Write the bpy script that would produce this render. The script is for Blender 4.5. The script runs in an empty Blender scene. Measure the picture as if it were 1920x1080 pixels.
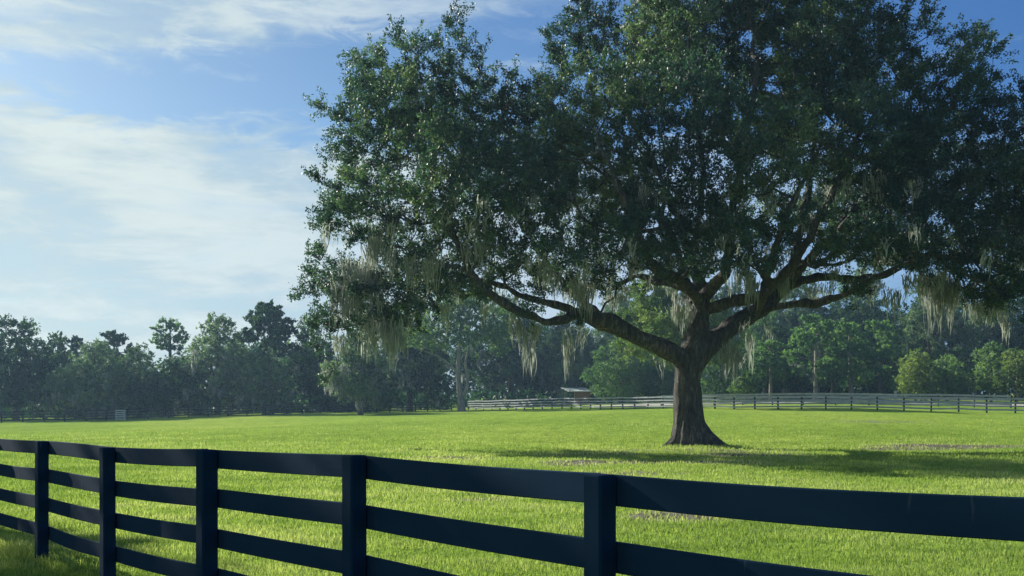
import bpy, math, random
import numpy as np
from mathutils import Vector

SEED = 7
rng = np.random.default_rng(SEED)
random.seed(SEED)
R = math.radians
C = bpy.context.scene.collection

# ------------------------------------------------------------------ camera numbers
F = 1920.0          # focal length in photo pixels
EYE = 1.69
HOR = 765.0         # horizon row in the photograph

def at(px, py, Y):
    return np.array([(px - 960.0) / F * Y, Y, EYE + (HOR - py) / F * Y])

# ------------------------------------------------------------------ tagging helpers
def tag(o, label=None, cat=None, group=None, kind=None):
    if label: o['label'] = label
    if cat: o['category'] = cat
    if group: o['group'] = group
    if kind: o['kind'] = kind
    return o

def empty(name, loc, label, cat, group=None):
    o = bpy.data.objects.new(name, None)
    o.empty_display_size = 0.3
    o.location = [float(v) for v in loc]
    C.objects.link(o)
    return tag(o, label, cat, group)

def mesh_obj(name, V, faces, mats, parent=None, smooth=False, attrs=None, fmat=None, origin=None):
    """V (n,3) world coords; faces = array (m,k) or list of lists."""
    V = np.asarray(V, dtype=np.float64)
    if parent is not None:
        V = V - np.array(parent.location)
    elif origin is not None:
        V = V - np.array(origin)
    me = bpy.data.meshes.new(name)
    if isinstance(faces, np.ndarray):
        m, k = faces.shape
        idx = faces.astype(np.int32).ravel()
        starts = np.arange(0, m * k, k, dtype=np.int32)
    else:
        lens = np.array([len(f) for f in faces], dtype=np.int32)
        idx = np.array([i for f in faces for i in f], dtype=np.int32)
        starts = np.concatenate([[0], np.cumsum(lens)[:-1]]).astype(np.int32)
        m = len(faces)
    me.vertices.add(len(V))
    me.vertices.foreach_set('co', V.astype(np.float32).ravel())
    me.loops.add(len(idx))
    me.loops.foreach_set('vertex_index', idx)
    me.polygons.add(m)
    me.polygons.foreach_set('loop_start', starts)
    if fmat is not None:
        me.polygons.foreach_set('material_index', np.asarray(fmat, dtype=np.int32))
    me.polygons.foreach_set('use_smooth', np.full(m, bool(smooth)))
    me.update(calc_edges=True)
    if attrs:
        for nm, arr in attrs.items():
            a = me.attributes.new(nm, 'FLOAT', 'POINT')
            a.data.foreach_set('value', np.asarray(arr, dtype=np.float32))
    for mt in (mats if isinstance(mats, (list, tuple)) else [mats]):
        me.materials.append(mt)
    o = bpy.data.objects.new(name, me)
    C.objects.link(o)
    if parent is not None:
        o.parent = parent
    elif origin is not None:
        o.location = [float(v) for v in origin]
    return o

class MB:
    """collects pieces into one mesh"""
    def __init__(s): s.v = []; s.f = []; s.n = 0; s.m = []; s.t = []
    def add(s, V, Fc, mi=0, t=None):
        V = np.asarray(V, float)
        s.v.append(V)
        s.f.extend([[i + s.n for i in f] for f in Fc])
        s.m.extend([mi] * len(Fc))
        s.t.append(np.zeros(len(V)) if t is None else np.full(len(V), t))
        s.n += len(V)
    def build(s, name, mats, parent=None, smooth=False, origin=None):
        return mesh_obj(name, np.concatenate(s.v), s.f, mats, parent, smooth,
                        {'tint': np.concatenate(s.t)}, s.m, origin)

# ------------------------------------------------------------------ materials
def nt(name):
    m = bpy.data.materials.new(name); m.use_nodes = True
    t = m.node_tree; t.nodes.clear()
    return m, t, t.nodes, t.links

def node(N, typ, **kw):
    n = N.new(typ)
    for k, v in kw.items():
        if k == 'inp':
            for a, b in v.items(): n.inputs[a].default_value = b
        else: setattr(n, k, v)
    return n

def ramp(N, stops, interp='LINEAR'):
    r = N.new('ShaderNodeValToRGB'); r.color_ramp.interpolation = interp
    e = r.color_ramp.elements
    while len(e) < len(stops): e.new(0.5)
    for el, (p, c) in zip(e, stops):
        el.position = p; el.color = (c[0], c[1], c[2], 1) if not isinstance(c, (int, float)) else (c, c, c, 1)
    return r

def leaf_mat(name, dark, mid, light, trans=0.35, rough=0.45, spec=0.35, tcol=None):
    m, t, N, L = nt(name)
    a = node(N, 'ShaderNodeAttribute', attribute_name='tint')
    r = ramp(N, [(0.0, dark), (0.5, mid), (1.0, light)])
    L.new(a.outputs['Fac'], r.inputs[0])
    p = node(N, 'ShaderNodeBsdfPrincipled', inp={'Roughness': rough, 'Specular IOR Level': spec})
    L.new(r.outputs[0], p.inputs['Base Color'])
    tr = node(N, 'ShaderNodeBsdfTranslucent')
    mx = node(N, 'ShaderNodeMix', data_type='RGBA', blend_type='MULTIPLY')
    mx.inputs[0].default_value = 1
    L.new(r.outputs[0], mx.inputs[6]); mx.inputs[7].default_value = (*(tcol or (1.6, 1.9, 0.7)), 1)
    L.new(mx.outputs[2], tr.inputs[0])
    ms = node(N, 'ShaderNodeMixShader', inp={0: trans})
    L.new(p.outputs[0], ms.inputs[1]); L.new(tr.outputs[0], ms.inputs[2])
    o = node(N, 'ShaderNodeOutputMaterial'); L.new(ms.outputs[0], o.inputs[0])
    return m

def bark_mat(name, c1, c2, c3, sc=6.0, bump=0.6):
    m, t, N, L = nt(name)
    tc = node(N, 'ShaderNodeTexCoord')
    mp = node(N, 'ShaderNodeMapping'); mp.inputs['Scale'].default_value = (sc, sc, sc * 0.22)
    L.new(tc.outputs['Object'], mp.inputs[0])
    n1 = node(N, 'ShaderNodeTexNoise', inp={'Scale': 1.6, 'Detail': 8, 'Roughness': 0.7, 'Distortion': 0.6})
    L.new(mp.outputs[0], n1.inputs['Vector'])
    vo = node(N, 'ShaderNodeTexVoronoi', feature='DISTANCE_TO_EDGE', inp={'Scale': 2.2})
    L.new(mp.outputs[0], vo.inputs['Vector'])
    n2 = node(N, 'ShaderNodeTexNoise', inp={'Scale': 0.8, 'Detail': 4})
    L.new(tc.outputs['Object'], n2.inputs['Vector'])
    r = ramp(N, [(0.32, c1), (0.55, c2), (0.75, c3)])
    ad = node(N, 'ShaderNodeMath', operation='ADD'); L.new(n1.outputs[0], ad.inputs[0])
    ml = node(N, 'ShaderNodeMath', operation='MULTIPLY', inp={1: 0.3}); L.new(n2.outputs[0], ml.inputs[0])
    L.new(ml.outputs[0], ad.inputs[1])
    sb = node(N, 'ShaderNodeMath', operation='SUBTRACT', inp={1: 0.15}); L.new(ad.outputs[0], sb.inputs[0])
    L.new(sb.outputs[0], r.inputs[0])
    p = node(N, 'ShaderNodeBsdfPrincipled', inp={'Roughness': 0.95, 'Specular IOR Level': 0.1})
    L.new(r.outputs[0], p.inputs['Base Color'])
    mn = node(N, 'ShaderNodeMath', operation='MINIMUM', inp={1: 0.25}); L.new(vo.outputs['Distance'], mn.inputs[0])
    a2 = node(N, 'ShaderNodeMath', operation='ADD'); L.new(mn.outputs[0], a2.inputs[0]); L.new(n1.outputs[0], a2.inputs[1])
    b = node(N, 'ShaderNodeBump', inp={'Strength': bump, 'Distance': 0.12}); L.new(a2.outputs[0], b.inputs['Height'])
    L.new(b.outputs[0], p.inputs['Normal'])
    o = node(N, 'ShaderNodeOutputMaterial'); L.new(p.outputs[0], o.inputs[0])
    return m

def wood_mat(name, c1, c2, rough=0.75, spec=0.2, sc=3.0, streak=(1, 1, 1), bump=0.25):
    m, t, N, L = nt(name)
    tc = node(N, 'ShaderNodeTexCoord')
    mp = node(N, 'ShaderNodeMapping'); mp.inputs['Scale'].default_value = streak
    L.new(tc.outputs['Object'], mp.inputs[0])
    n1 = node(N, 'ShaderNodeTexNoise', inp={'Scale': sc, 'Detail': 9, 'Roughness': 0.65, 'Distortion': 0.3})
    L.new(mp.outputs[0], n1.inputs['Vector'])
    n3 = node(N, 'ShaderNodeTexNoise', inp={'Scale': sc * 9, 'Detail': 4, 'Roughness': 0.6})
    L.new(mp.outputs[0], n3.inputs['Vector'])
    r = ramp(N, [(0.3, c1), (0.7, c2)]); L.new(n1.outputs[0], r.inputs[0])
    p = node(N, 'ShaderNodeBsdfPrincipled', inp={'Roughness': rough, 'Specular IOR Level': spec})
    if 'painted' in name:
        mq = node(N, 'ShaderNodeMapping'); mq.inputs['Scale'].default_value = (1, 1, 0.12); L.new(tc.outputs['Object'], mq.inputs[0])
        nq = node(N, 'ShaderNodeTexNoise', inp={'Scale': 22.0, 'Detail': 3, 'Roughness': 0.5}); L.new(mq.outputs[0], nq.inputs['Vector'])
        mk = node(N, 'ShaderNodeMapRange', inp={1: 0.70, 2: 0.80}); L.new(nq.outputs[0], mk.inputs[0])
        mm = node(N, 'ShaderNodeMix', data_type='RGBA'); L.new(mk.outputs[0], mm.inputs[0]); L.new(r.outputs[0], mm.inputs[6]); mm.inputs[7].default_value = (0.06, 0.085, 0.115, 1)
        L.new(mm.outputs[2], p.inputs['Base Color'])
    else:
        L.new(r.outputs[0], p.inputs['Base Color'])
    b = node(N, 'ShaderNodeBump', inp={'Strength': bump, 'Distance': 0.01}); L.new(n3.outputs[0], b.inputs['Height'])
    L.new(b.outputs[0], p.inputs['Normal'])
    o = node(N, 'ShaderNodeOutputMaterial'); L.new(p.outputs[0], o.inputs[0])
    return m

M = {}
M['oak_leaf'] = leaf_mat('oak_leaf', (0.012, 0.036, 0.045), (0.036, 0.078, 0.068), (0.155, 0.20, 0.115), trans=0.36, rough=0.5, spec=0.45)
M['moss'] = leaf_mat('spanish_moss', (0.20, 0.225, 0.205), (0.34, 0.365, 0.325), (0.50, 0.52, 0.45), trans=0.45, rough=0.95, spec=0.05, tcol=(1.0, 1.02, 0.98))
M['dark_leaf'] = leaf_mat('dark_leaf', (0.006, 0.024, 0.024), (0.026, 0.066, 0.038), (0.115, 0.175, 0.065), trans=0.4, rough=0.6, spec=0.25)
M['mossy_leaf'] = leaf_mat('mossy_leaf', (0.026, 0.060, 0.046), (0.090, 0.145, 0.092), (0.21, 0.28, 0.16), trans=0.38, rough=0.7, spec=0.2, tcol=(1.4, 1.6, 0.9))
M['green_leaf'] = leaf_mat('green_leaf', (0.036, 0.080, 0.048), (0.090, 0.160, 0.085), (0.20, 0.27, 0.125), trans=0.40, rough=0.6, spec=0.25)
M['bright_leaf'] = leaf_mat('bright_leaf', (0.050, 0.090, 0.038), (0.125, 0.18, 0.065), (0.25, 0.29, 0.10), trans=0.36, rough=0.6, spec=0.25)
M['needle'] = leaf_mat('pine_needle', (0.035, 0.080, 0.048), (0.095, 0.18, 0.09), (0.20, 0.29, 0.13), trans=0.42, rough=0.6, spec=0.25)
M['grass'] = leaf_mat('grass_blade', (0.11, 0.185, 0.045), (0.250, 0.350, 0.088), (0.50, 0.54, 0.24), trans=0.45, rough=0.7, spec=0.15, tcol=(1.2, 1.25, 0.7))
M['bark'] = bark_mat('oak_bark', (0.030, 0.031, 0.034), (0.10, 0.096, 0.090), (0.30, 0.265, 0.215), sc=5.0, bump=1.0)
M['far_bark'] = bark_mat('far_bark', (0.05, 0.045, 0.04), (0.12, 0.105, 0.09), (0.22, 0.2, 0.17), sc=3.0)
M['pale_bark'] = bark_mat('pale_bark', (0.14, 0.13, 0.12), (0.26, 0.24, 0.21), (0.4, 0.37, 0.33), sc=3.0)
M['black_board'] = wood_mat('black_painted_board', (0.008, 0.027, 0.056), (0.012, 0.034, 0.068), rough=0.95, spec=0.05, sc=1.2, streak=(1, 1, 5), bump=0.07)
M['black_post'] = wood_mat('black_painted_post', (0.007, 0.025, 0.053), (0.010, 0.031, 0.062), rough=0.95, spec=0.05, sc=1.5, streak=(8, 8, 1), bump=0.07)
M['pale_rail'] = wood_mat('weathered_pale_rail', (0.25, 0.28, 0.31), (0.43, 0.45, 0.47), rough=0.85, sc=1.5)
M['grey_rail'] = wood_mat('weathered_grey_rail', (0.22, 0.24, 0.27), (0.40, 0.42, 0.45), rough=0.85, sc=1.5)
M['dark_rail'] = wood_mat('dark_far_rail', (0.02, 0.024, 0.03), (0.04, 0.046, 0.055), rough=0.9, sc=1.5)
M['white_board'] = wood_mat('white_board', (0.62, 0.64, 0.66), (0.8, 0.8, 0.8), rough=0.6, sc=1.5)
M['tin'] = wood_mat('tin_roof', (0.27, 0.31, 0.30), (0.39, 0.43, 0.41), rough=0.85, spec=0.1, sc=1.5)
M['red_board'] = wood_mat('rust_red_board', (0.19, 0.105, 0.075), (0.30, 0.17, 0.12), rough=0.85, sc=2, streak=(6, 6, 1))
M['raw_wood'] = wood_mat('bare_timber', (0.28, 0.22, 0.16), (0.42, 0.34, 0.26), rough=0.85, sc=2)
M['sand'] = wood_mat('sand', (0.36, 0.33, 0.27), (0.55, 0.50, 0.42), rough=0.95, sc=0.5)

# ------------------------------------------------------------------ terrain
def tps_fit(P, z, lam=2.0):
    n = len(P)
    d = np.linalg.norm(P[:, None] - P[None], axis=2)
    K = np.where(d > 0, d * d * np.log(d + 1e-9), 0) + lam * np.eye(n)
    A = np.zeros((n + 3, n + 3)); A[:n, :n] = K; A[:n, n] = 1; A[:n, n + 1:] = P; A[n, :n] = 1; A[n + 1:, :n] = P.T
    return np.linalg.solve(A, np.concatenate([z, [0, 0, 0]]))

_ctl = []
for Y in (-20, 0, 8, 16, 26, 36, 46):
    for s in (-1.0, -0.4, 0, 0.4, 1.0):
        _ctl.append((s * (25 + Y * 0.5), Y, 0.0))
for px, py, Y in [(0, 793, 125), (215, 788, 128), (400, 781, 132), (600, 775, 138), (860, 769, 158), (1000, 766.5, 146),
                  (1130, 766.5, 128), (1260, 767, 115), (1400, 767.5, 107), (1550, 768, 102), (1730, 770.5, 99), (1920, 775, 96), (2200, 782, 92),
                  (-200, 800, 122), (960, 775, 92), (1400, 782, 76), (500, 795, 92), (100, 808, 84), (1800, 786, 74),
                  (1400, 758.5, 122), (1700, 759.5, 117), (1900, 761, 115), (1200, 757, 140),
                  (0, 780, 170), (500, 768, 178), (900, 757, 190), (1300, 749, 178), (1700, 749, 165), (1920, 750, 160)]:
    p = at(px, py, Y); _ctl.append((p[0], p[1], p[2]))
for px, Y, z in [(-300, 240, 1.0), (400, 240, 2.5), (960, 240, 4.0), (1500, 240, 4.5), (2200, 220, 4.5)]:
    _ctl.append(((px - 960) / F * Y, Y, z))
_ctl = np.array(_ctl)
_PS = 30.0
_w = tps_fit(_ctl[:, :2] / _PS, _ctl[:, 2], 0.02)

def hz(x, y):
    x = np.atleast_1d(np.asarray(x, float)); y = np.atleast_1d(np.asarray(y, float))
    xc = np.clip(x, -160, 190); yc = np.clip(y, -20, 260)
    P = np.stack([xc, yc], 1) / _PS
    out = np.empty(len(P))
    for s in range(0, len(P), 20000):
        q = P[s:s + 20000]
        d = np.linalg.norm(q[:, None] - _ctl[None, :, :2] / _PS, axis=2)
        K = np.where(d > 1e-9, d * d * np.log(d + 1e-9), 0)
        out[s:s + 20000] = K @ _w[:len(_ctl)] + _w[len(_ctl)] + q @ _w[len(_ctl) + 1:]
    k = np.clip((y - 30) / 25, 0, 1); k = k * k * (3 - 2 * k)
    return out * k

def hz1(x, y): return float(hz([x], [y])[0])

def axis_grid(lo, hi, c, fine, grow):
    a = [c]; s = fine
    while a[-1] < hi: a.append(a[-1] + s); s *= grow
    b = [c]; s = fine
    while b[-1] > lo: b.append(b[-1] - s); s *= grow
    return np.array(sorted(set(b + a)))

xs = axis_grid(-900, 900, 5, 0.35, 1.02); ys = axis_grid(-400, 1500, 26, 0.35, 1.018)
gx, gy = np.meshgrid(xs, ys)
gz = hz(gx.ravel(), gy.ravel())
def bumpz(x, y):
    return 0.03 * np.sin(x * 0.9 + 1.3 * np.sin(y * 0.31)) * np.sin(y * 0.77 + 0.8 * np.sin(x * 0.41)) + 0.025 * np.sin(x * 0.27 + y * 0.19)
gz = gz + bumpz(gx.ravel(), gy.ravel()) * (gy.ravel() > 9).astype(float)
nx, ny = len(xs), len(ys)
ii = np.arange(nx * ny).reshape(ny, nx)
gf = np.stack([ii[:-1, :-1], ii[:-1, 1:], ii[1:, 1:], ii[1:, :-1]], -1).reshape(-1, 4)

# bare-soil patches: (x, y, rx, ry, strength)
def gxy(px, py):                                # flat-ground point seen at a pixel of the photo (z about 0)
    Y = EYE * F / (py - HOR); return (px - 960) / F * Y, Y
PATCH = []
for px, py, rx, ry, s in [(1270, 968, 0.85, 0.75, 1.0), (1800, 838, 4.4, 2.2, 1.0), (1690, 842, 2.4, 1.2, 0.8), (860, 858, 1.6, 1.2, 0.9), (1090, 868, 1.5, 1.3, 0.9),
                          (1120, 853, 2.4, 2.0, 0.75), (1290, 868, 2.8, 1.2, 0.7), (1400, 853, 2.5, 1.8, 0.7), (1300, 845, 5.5, 3.0, 0.5),
                          (640, 970, 0.5, 0.4, 0.45), (360, 975, 0.5, 0.5, 0.5), (900, 935, 0.8, 0.7, 0.45), (1000, 948, 0.7, 0.5, 0.4), (1480, 990, 1.0, 0.3, 0.35),
                          (215, 950, 0.5, 0.5, 0.4), (430, 1005, 0.4, 0.4, 0.5), (1640, 812, 5.0, 3.0, 0.35), (1180, 886, 2.2, 1.2, 0.45)]:
    X, Y = gxy(px, py); PATCH.append((X, Y, rx, ry, s))

def vnoise(x, y, seed=0):
    xi = np.floor(x).astype(np.int64); yi = np.floor(y).astype(np.int64)
    fx = x - xi; fy = y - yi; fx = fx * fx * (3 - 2 * fx); fy = fy * fy * (3 - 2 * fy)
    def h(a, b):
        n = (a * 374761393 + b * 668265263 + seed * 974634777) & 0x7fffffff
        n = ((n ^ (n >> 13)) * 1274126177) & 0x7fffffff
        return (n & 0xffff) / 65535.0
    return (h(xi, yi) * (1 - fx) + h(xi + 1, yi) * fx) * (1 - fy) + (h(xi, yi + 1) * (1 - fx) + h(xi + 1, yi + 1) * fx) * fy

def dirt(x, y):
    out = np.zeros(len(x))
    n = vnoise(x * 1.3, y * 0.9, 3) * 0.6 + vnoise(x * 4.1, y * 3.1, 5) * 0.4
    for (X, Y, rx, ry, s) in PATCH:
        d = np.sqrt(((x - X) / rx) ** 2 + ((y - Y) / ry) ** 2)
        out = np.maximum(out, s * np.clip(1.35 - d, 0, 1) * np.clip(0.3 + 1.4 * n, 0, 1.2))
    return np.clip(out, 0, 1)

def ground_mat():
    m, t, N, L = nt('pasture')
    geo = node(N, 'ShaderNodeNewGeometry')
    def noise(scale, detail, rough=0.6, stretch=None, dist=0.0):
        src = geo.outputs['Position']
        if stretch:
            mp = node(N, 'ShaderNodeMapping'); mp.inputs['Scale'].default_value = stretch; L.new(src, mp.inputs[0]); src = mp.outputs[0]
        n = node(N, 'ShaderNodeTexNoise', inp={'Scale': scale, 'Detail': detail, 'Roughness': rough, 'Distortion': dist})
        L.new(src, n.inputs['Vector']); return n.outputs[0]
    big = noise(0.05, 4, 0.55, (1, 0.6, 1))
    mid = noise(0.55, 6, 0.7, (1, 0.45, 1), 0.5)
    fine = noise(9, 5, 0.75)
    fin2 = noise(2.2, 6, 0.75, (1, 0.5, 1))
    r1 = ramp(N, [(0.3, (0.17, 0.275, 0.042)), (0.5, (0.235, 0.350, 0.055)), (0.7, (0.33, 0.415, 0.08))]); L.new(big, r1.inputs[0])
    r2 = ramp(N, [(0.28, (0.45, 0.52, 0.5)), (0.43, (0.95, 0.95, 0.95)), (0.7, (1.2, 1.12, 1.1))]); L.new(mid, r2.inputs[0])
    mx = node(N, 'ShaderNodeMix', data_type='RGBA', blend_type='MULTIPLY'); mx.inputs[0].default_value = 0.75
    L.new(r1.outputs[0], mx.inputs[6]); L.new(r2.outputs[0], mx.inputs[7])
    r3 = ramp(N, [(0.3, (0.5, 0.55, 0.55)), (0.5, (1, 1, 1)), (0.72, (1.3, 1.2, 1.2))]); L.new(fin2, r3.inputs[0])
    mx2 = node(N, 'ShaderNodeMix', data_type='RGBA', blend_type='MULTIPLY'); mx2.inputs[0].default_value = 0.8
    L.new(mx.outputs[2], mx2.inputs[6]); L.new(r3.outputs[0], mx2.inputs[7])
    r5 = ramp(N, [(0.3, (0.6, 0.6, 0.6)), (0.7, (1.35, 1.35, 1.35))]); L.new(fine, r5.inputs[0])
    mx3 = node(N, 'ShaderNodeMix', data_type='RGBA', blend_type='MULTIPLY'); mx3.inputs[0].default_value = 0.7
    L.new(mx2.outputs[2], mx3.inputs[6]); L.new(r5.outputs[0], mx3.inputs[7])
    # bare soil
    at_ = node(N, 'ShaderNodeAttribute', attribute_name='dirt')
    r4 = ramp(N, [(0.35, (0.07, 0.068, 0.052)), (0.52, (0.15, 0.145, 0.11)), (0.66, (0.27, 0.265, 0.21))]); L.new(fin2, r4.inputs[0])
    ad = node(N, 'ShaderNodeMath', operation='ADD'); L.new(at_.outputs['Fac'], ad.inputs[0])
    ml = node(N, 'ShaderNodeMath', operation='MULTIPLY', inp={1: 1.5}); L.new(fin2, ml.inputs[0]); L.new(ml.outputs[0], ad.inputs[1])
    mr = node(N, 'ShaderNodeMapRange', inp={1: 1.0, 2: 1.25}); L.new(ad.outputs[0], mr.inputs[0])
    mx4 = node(N, 'ShaderNodeMix', data_type='RGBA'); L.new(mr.outputs[0], mx4.inputs[0])
    L.new(mx3.outputs[2], mx4.inputs[6]); L.new(r4.outputs[0], mx4.inputs[7])
    p = node(N, 'ShaderNodeBsdfPrincipled', inp={'Roughness': 1.0, 'Specular IOR Level': 0.0})
    L.new(mx4.outputs[2], p.inputs['Base Color'])
    # a short sward: rough bump so the low sun rakes across it
    sm = node(N, 'ShaderNodeMath', operation='ADD'); L.new(mid, sm.inputs[0])
    m2 = node(N, 'ShaderNodeMath', operation='MULTIPLY', inp={1: 0.5}); L.new(fin2, m2.inputs[0]); L.new(m2.outputs[0], sm.inputs[1])
    b = node(N, 'ShaderNodeBump', inp={'Strength': 0.6, 'Distance': 0.25}); L.new(sm.outputs[0], b.inputs['Height'])
    b2 = node(N, 'ShaderNodeBump', inp={'Strength': 0.7, 'Distance': 0.06}); L.new(fine, b2.inputs['Height']); L.new(b.outputs[0], b2.inputs['Normal'])
    L.new(b2.outputs[0], p.inputs['Normal'])
    tr = node(N, 'ShaderNodeBsdfTranslucent')
    ms = node(N, 'ShaderNodeMixShader', inp={0: 0.0}); L.new(p.outputs[0], ms.inputs[1]); L.new(tr.outputs[0], ms.inputs[2])
    o = node(N, 'ShaderNodeOutputMaterial'); L.new(ms.outputs[0], o.inputs[0])
    return m
M['ground'] = ground_mat()
g = mesh_obj('pasture_ground', np.stack([gx.ravel(), gy.ravel(), gz], 1), gf, M['ground'], smooth=True,
             attrs={'dirt': dirt(gx.ravel(), gy.ravel())})
tag(g, kind='structure')

def gh(x, y):
    """ground height including small bumps"""
    x = np.atleast_1d(np.asarray(x, float)); y = np.atleast_1d(np.asarray(y, float))
    return hz(x, y) + bumpz(x, y) * (y > 9)

# ------------------------------------------------------------------ grass
def grass(name, n, y0, y1, hgt, wid, seed, xr=0.56, pexp=0.0):
    r = np.random.default_rng(seed)
    Y = np.exp(r.uniform(math.log(y0), math.log(y1), n))
    X = r.uniform(-xr, xr, n) * Y + r.normal(0, 0.3, n)
    nb_ = 5000; aa = r.uniform(0, 2 * np.pi, nb_); rb = r.uniform(0.75, 2.2, nb_)
    X[:nb_] = (1296 - 960) / F * 45 + np.cos(aa) * rb * 1.15; Y[:nb_] = 45 + np.sin(aa) * rb
    nf_ = 12000; tt_ = r.uniform(-0.2, 1.1, nf_); X[nb_:nb_ + nf_] = -5.15 + 5.6 * tt_ + r.normal(0, 0.12, nf_); Y[nb_:nb_ + nf_] = 11.2 - 6.5 * tt_ + r.normal(0, 0.12, nf_)
    dd = dirt(X, Y)
    clump = vnoise(X * 1.1, Y * 1.1, 11) * 0.6 + vnoise(X * 4.0, Y * 4.0, 12) * 0.4
    keep = (r.random(n) > dd * 0.95) & (r.random(n) < np.clip((y1 - Y) / (y1 * 0.6), 0, 1)) & (r.random(n) < 0.22 + 1.2 * clump)
    X, Y, clump, dd = X[keep], Y[keep], clump[keep], dd[keep]; n = len(X)
    Z = gh(X, Y)
    k = np.clip(Y / 10.0, 0.7, 4.0) ** 0.75
    h = hgt * r.uniform(0.5, 1.3, n) * (0.55 + 0.9 * clump) * k ** 0.35
    w = wid * r.uniform(0.7, 1.3, n) * k
    spot = np.zeros(n, bool); spot[:13000] = True; h = np.where(spot, h * 1.7, h)
    a = r.uniform(0, 2 * np.pi, n)
    lean = r.uniform(0.1, 0.9, n); la = r.uniform(0, 2 * np.pi, n)
    bx, by = np.cos(a) * w, np.sin(a) * w
    lx, ly = np.cos(la) * lean * h, np.sin(la) * lean * h
    z0 = Z - 0.01
    P0 = np.stack([X - bx, Y - by, z0], 1); P1 = np.stack([X + bx, Y + by, z0], 1)
    P2 = np.stack([X + lx * 0.4 + bx * 0.75, Y + ly * 0.4 + by * 0.75, Z + h * 0.6], 1)
    P3 = np.stack([X + lx * 0.4 - bx * 0.75, Y + ly * 0.4 - by * 0.75, Z + h * 0.6], 1)
    P4 = np.stack([X + lx, Y + ly, Z + h * (1 - 0.25 * lean)], 1)
    V = np.stack([P0, P1, P2, P3, P4], 1).reshape(-1, 3)
    b = np.arange(n)[:, None] * 5
    quads = b + np.array([[0, 1, 2, 3]]); tris = b + np.array([[3, 2, 4]])
    idx = np.concatenate([quads, tris], 1)     # 7 loops
    tint = np.clip(0.18 + 0.45 * vnoise(X * 0.35, Y * 0.25, 21) + 0.25 * clump + 0.5 * dd + 0.4 * (vnoise(X * 0.9, Y * 1.7, 31) - 0.5) - 0.3 * (vnoise(X * 0.22, Y * 0.9, 23) > 0.72) * vnoise(X * 1.5, Y * 2.5, 24) + r.normal(0, 0.13, n) + (r.random(n) < 0.05) * 0.3, 0, 1)
    me = bpy.data.meshes.new(name)
    me.vertices.add(len(V)); me.vertices.foreach_set('co', V.astype(np.float32).ravel())
    me.loops.add(idx.size); me.loops.foreach_set('vertex_index', idx.astype(np.int32).ravel())
    st = (np.arange(n)[:, None] * 7 + np.array([[0, 4]])).ravel().astype(np.int32)
    me.polygons.add(2 * n); me.polygons.foreach_set('loop_start', st)
    me.update(calc_edges=True)
    at_ = me.attributes.new('tint', 'FLOAT', 'POINT'); at_.data.foreach_set('value', np.repeat(tint, 5).astype(np.float32))
    me.materials.append(M['grass'])
    o = bpy.data.objects.new(name, me); C.objects.link(o)
    return tag(o, 'short sunlit pasture grass covering the field around the oak', 'grass', kind='stuff')
grass('grass', 720000, 3.2, 90, 0.060, 0.0042, 5)

# ------------------------------------------------------------------ tubes and trees
def frames(P):
    P = np.asarray(P, float)
    T = np.gradient(P, axis=0); T /= np.linalg.norm(T, axis=1)[:, None] + 1e-9
    up = np.array([0.31, 0.21, 0.93]); 
    U = np.cross(T, up); nn = np.linalg.norm(U, axis=1)
    bad = nn < 0.15
    U[bad] = np.cross(T[bad], np.array([1.0, 0.1, 0.0]))
    U /= np.linalg.norm(U, axis=1)[:, None]
    for i in range(1, len(U)):              # keep rings from twisting
        u = U[i - 1] - T[i] * np.dot(U[i - 1], T[i]); l = np.linalg.norm(u)
        if l > 1e-4: U[i] = u / l
    return T, U, np.cross(T, U)

def tube(P, rad, sides, cap=True):
    P = np.asarray(P, float); rad = np.asarray(rad, float)
    T, U, W = frames(P)
    a = np.linspace(0, 2 * np.pi, sides, endpoint=False)
    V = P[:, None] + rad[:, None, None] * (np.cos(a)[None, :, None] * U[:, None] + np.sin(a)[None, :, None] * W[:, None])
    n = len(P); Fc = []
    for i in range(n - 1):
        for j in range(sides):
            k = (j + 1) % sides
            Fc.append([i * sides + j, i * sides + k, (i + 1) * sides + k, (i + 1) * sides + j])
    if cap:
        Fc.append(list(range(sides))[::-1]); Fc.append([(n - 1) * sides + j for j in range(sides)])
    return V.reshape(-1, 3), Fc

def catmull(P, step):
    P = np.asarray(P, float)
    Q = np.vstack([2 * P[0] - P[1], P, 2 * P[-1] - P[-2]])
    out = []
    for i in range(1, len(Q) - 2):
        p0, p1, p2, p3 = Q[i - 1], Q[i], Q[i + 1], Q[i + 2]
        n = max(1, int(np.linalg.norm((p2 - p1)[:3]) / step))
        for k in range(n):
            t = k / n
            out.append(0.5 * ((2 * p1) + (-p0 + p2) * t + (2 * p0 - 5 * p1 + 4 * p2 - p3) * t * t + (-p0 + 3 * p1 - 3 * p2 + p3) * t ** 3))
    out.append(Q[-2]); return np.array(out)

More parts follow.
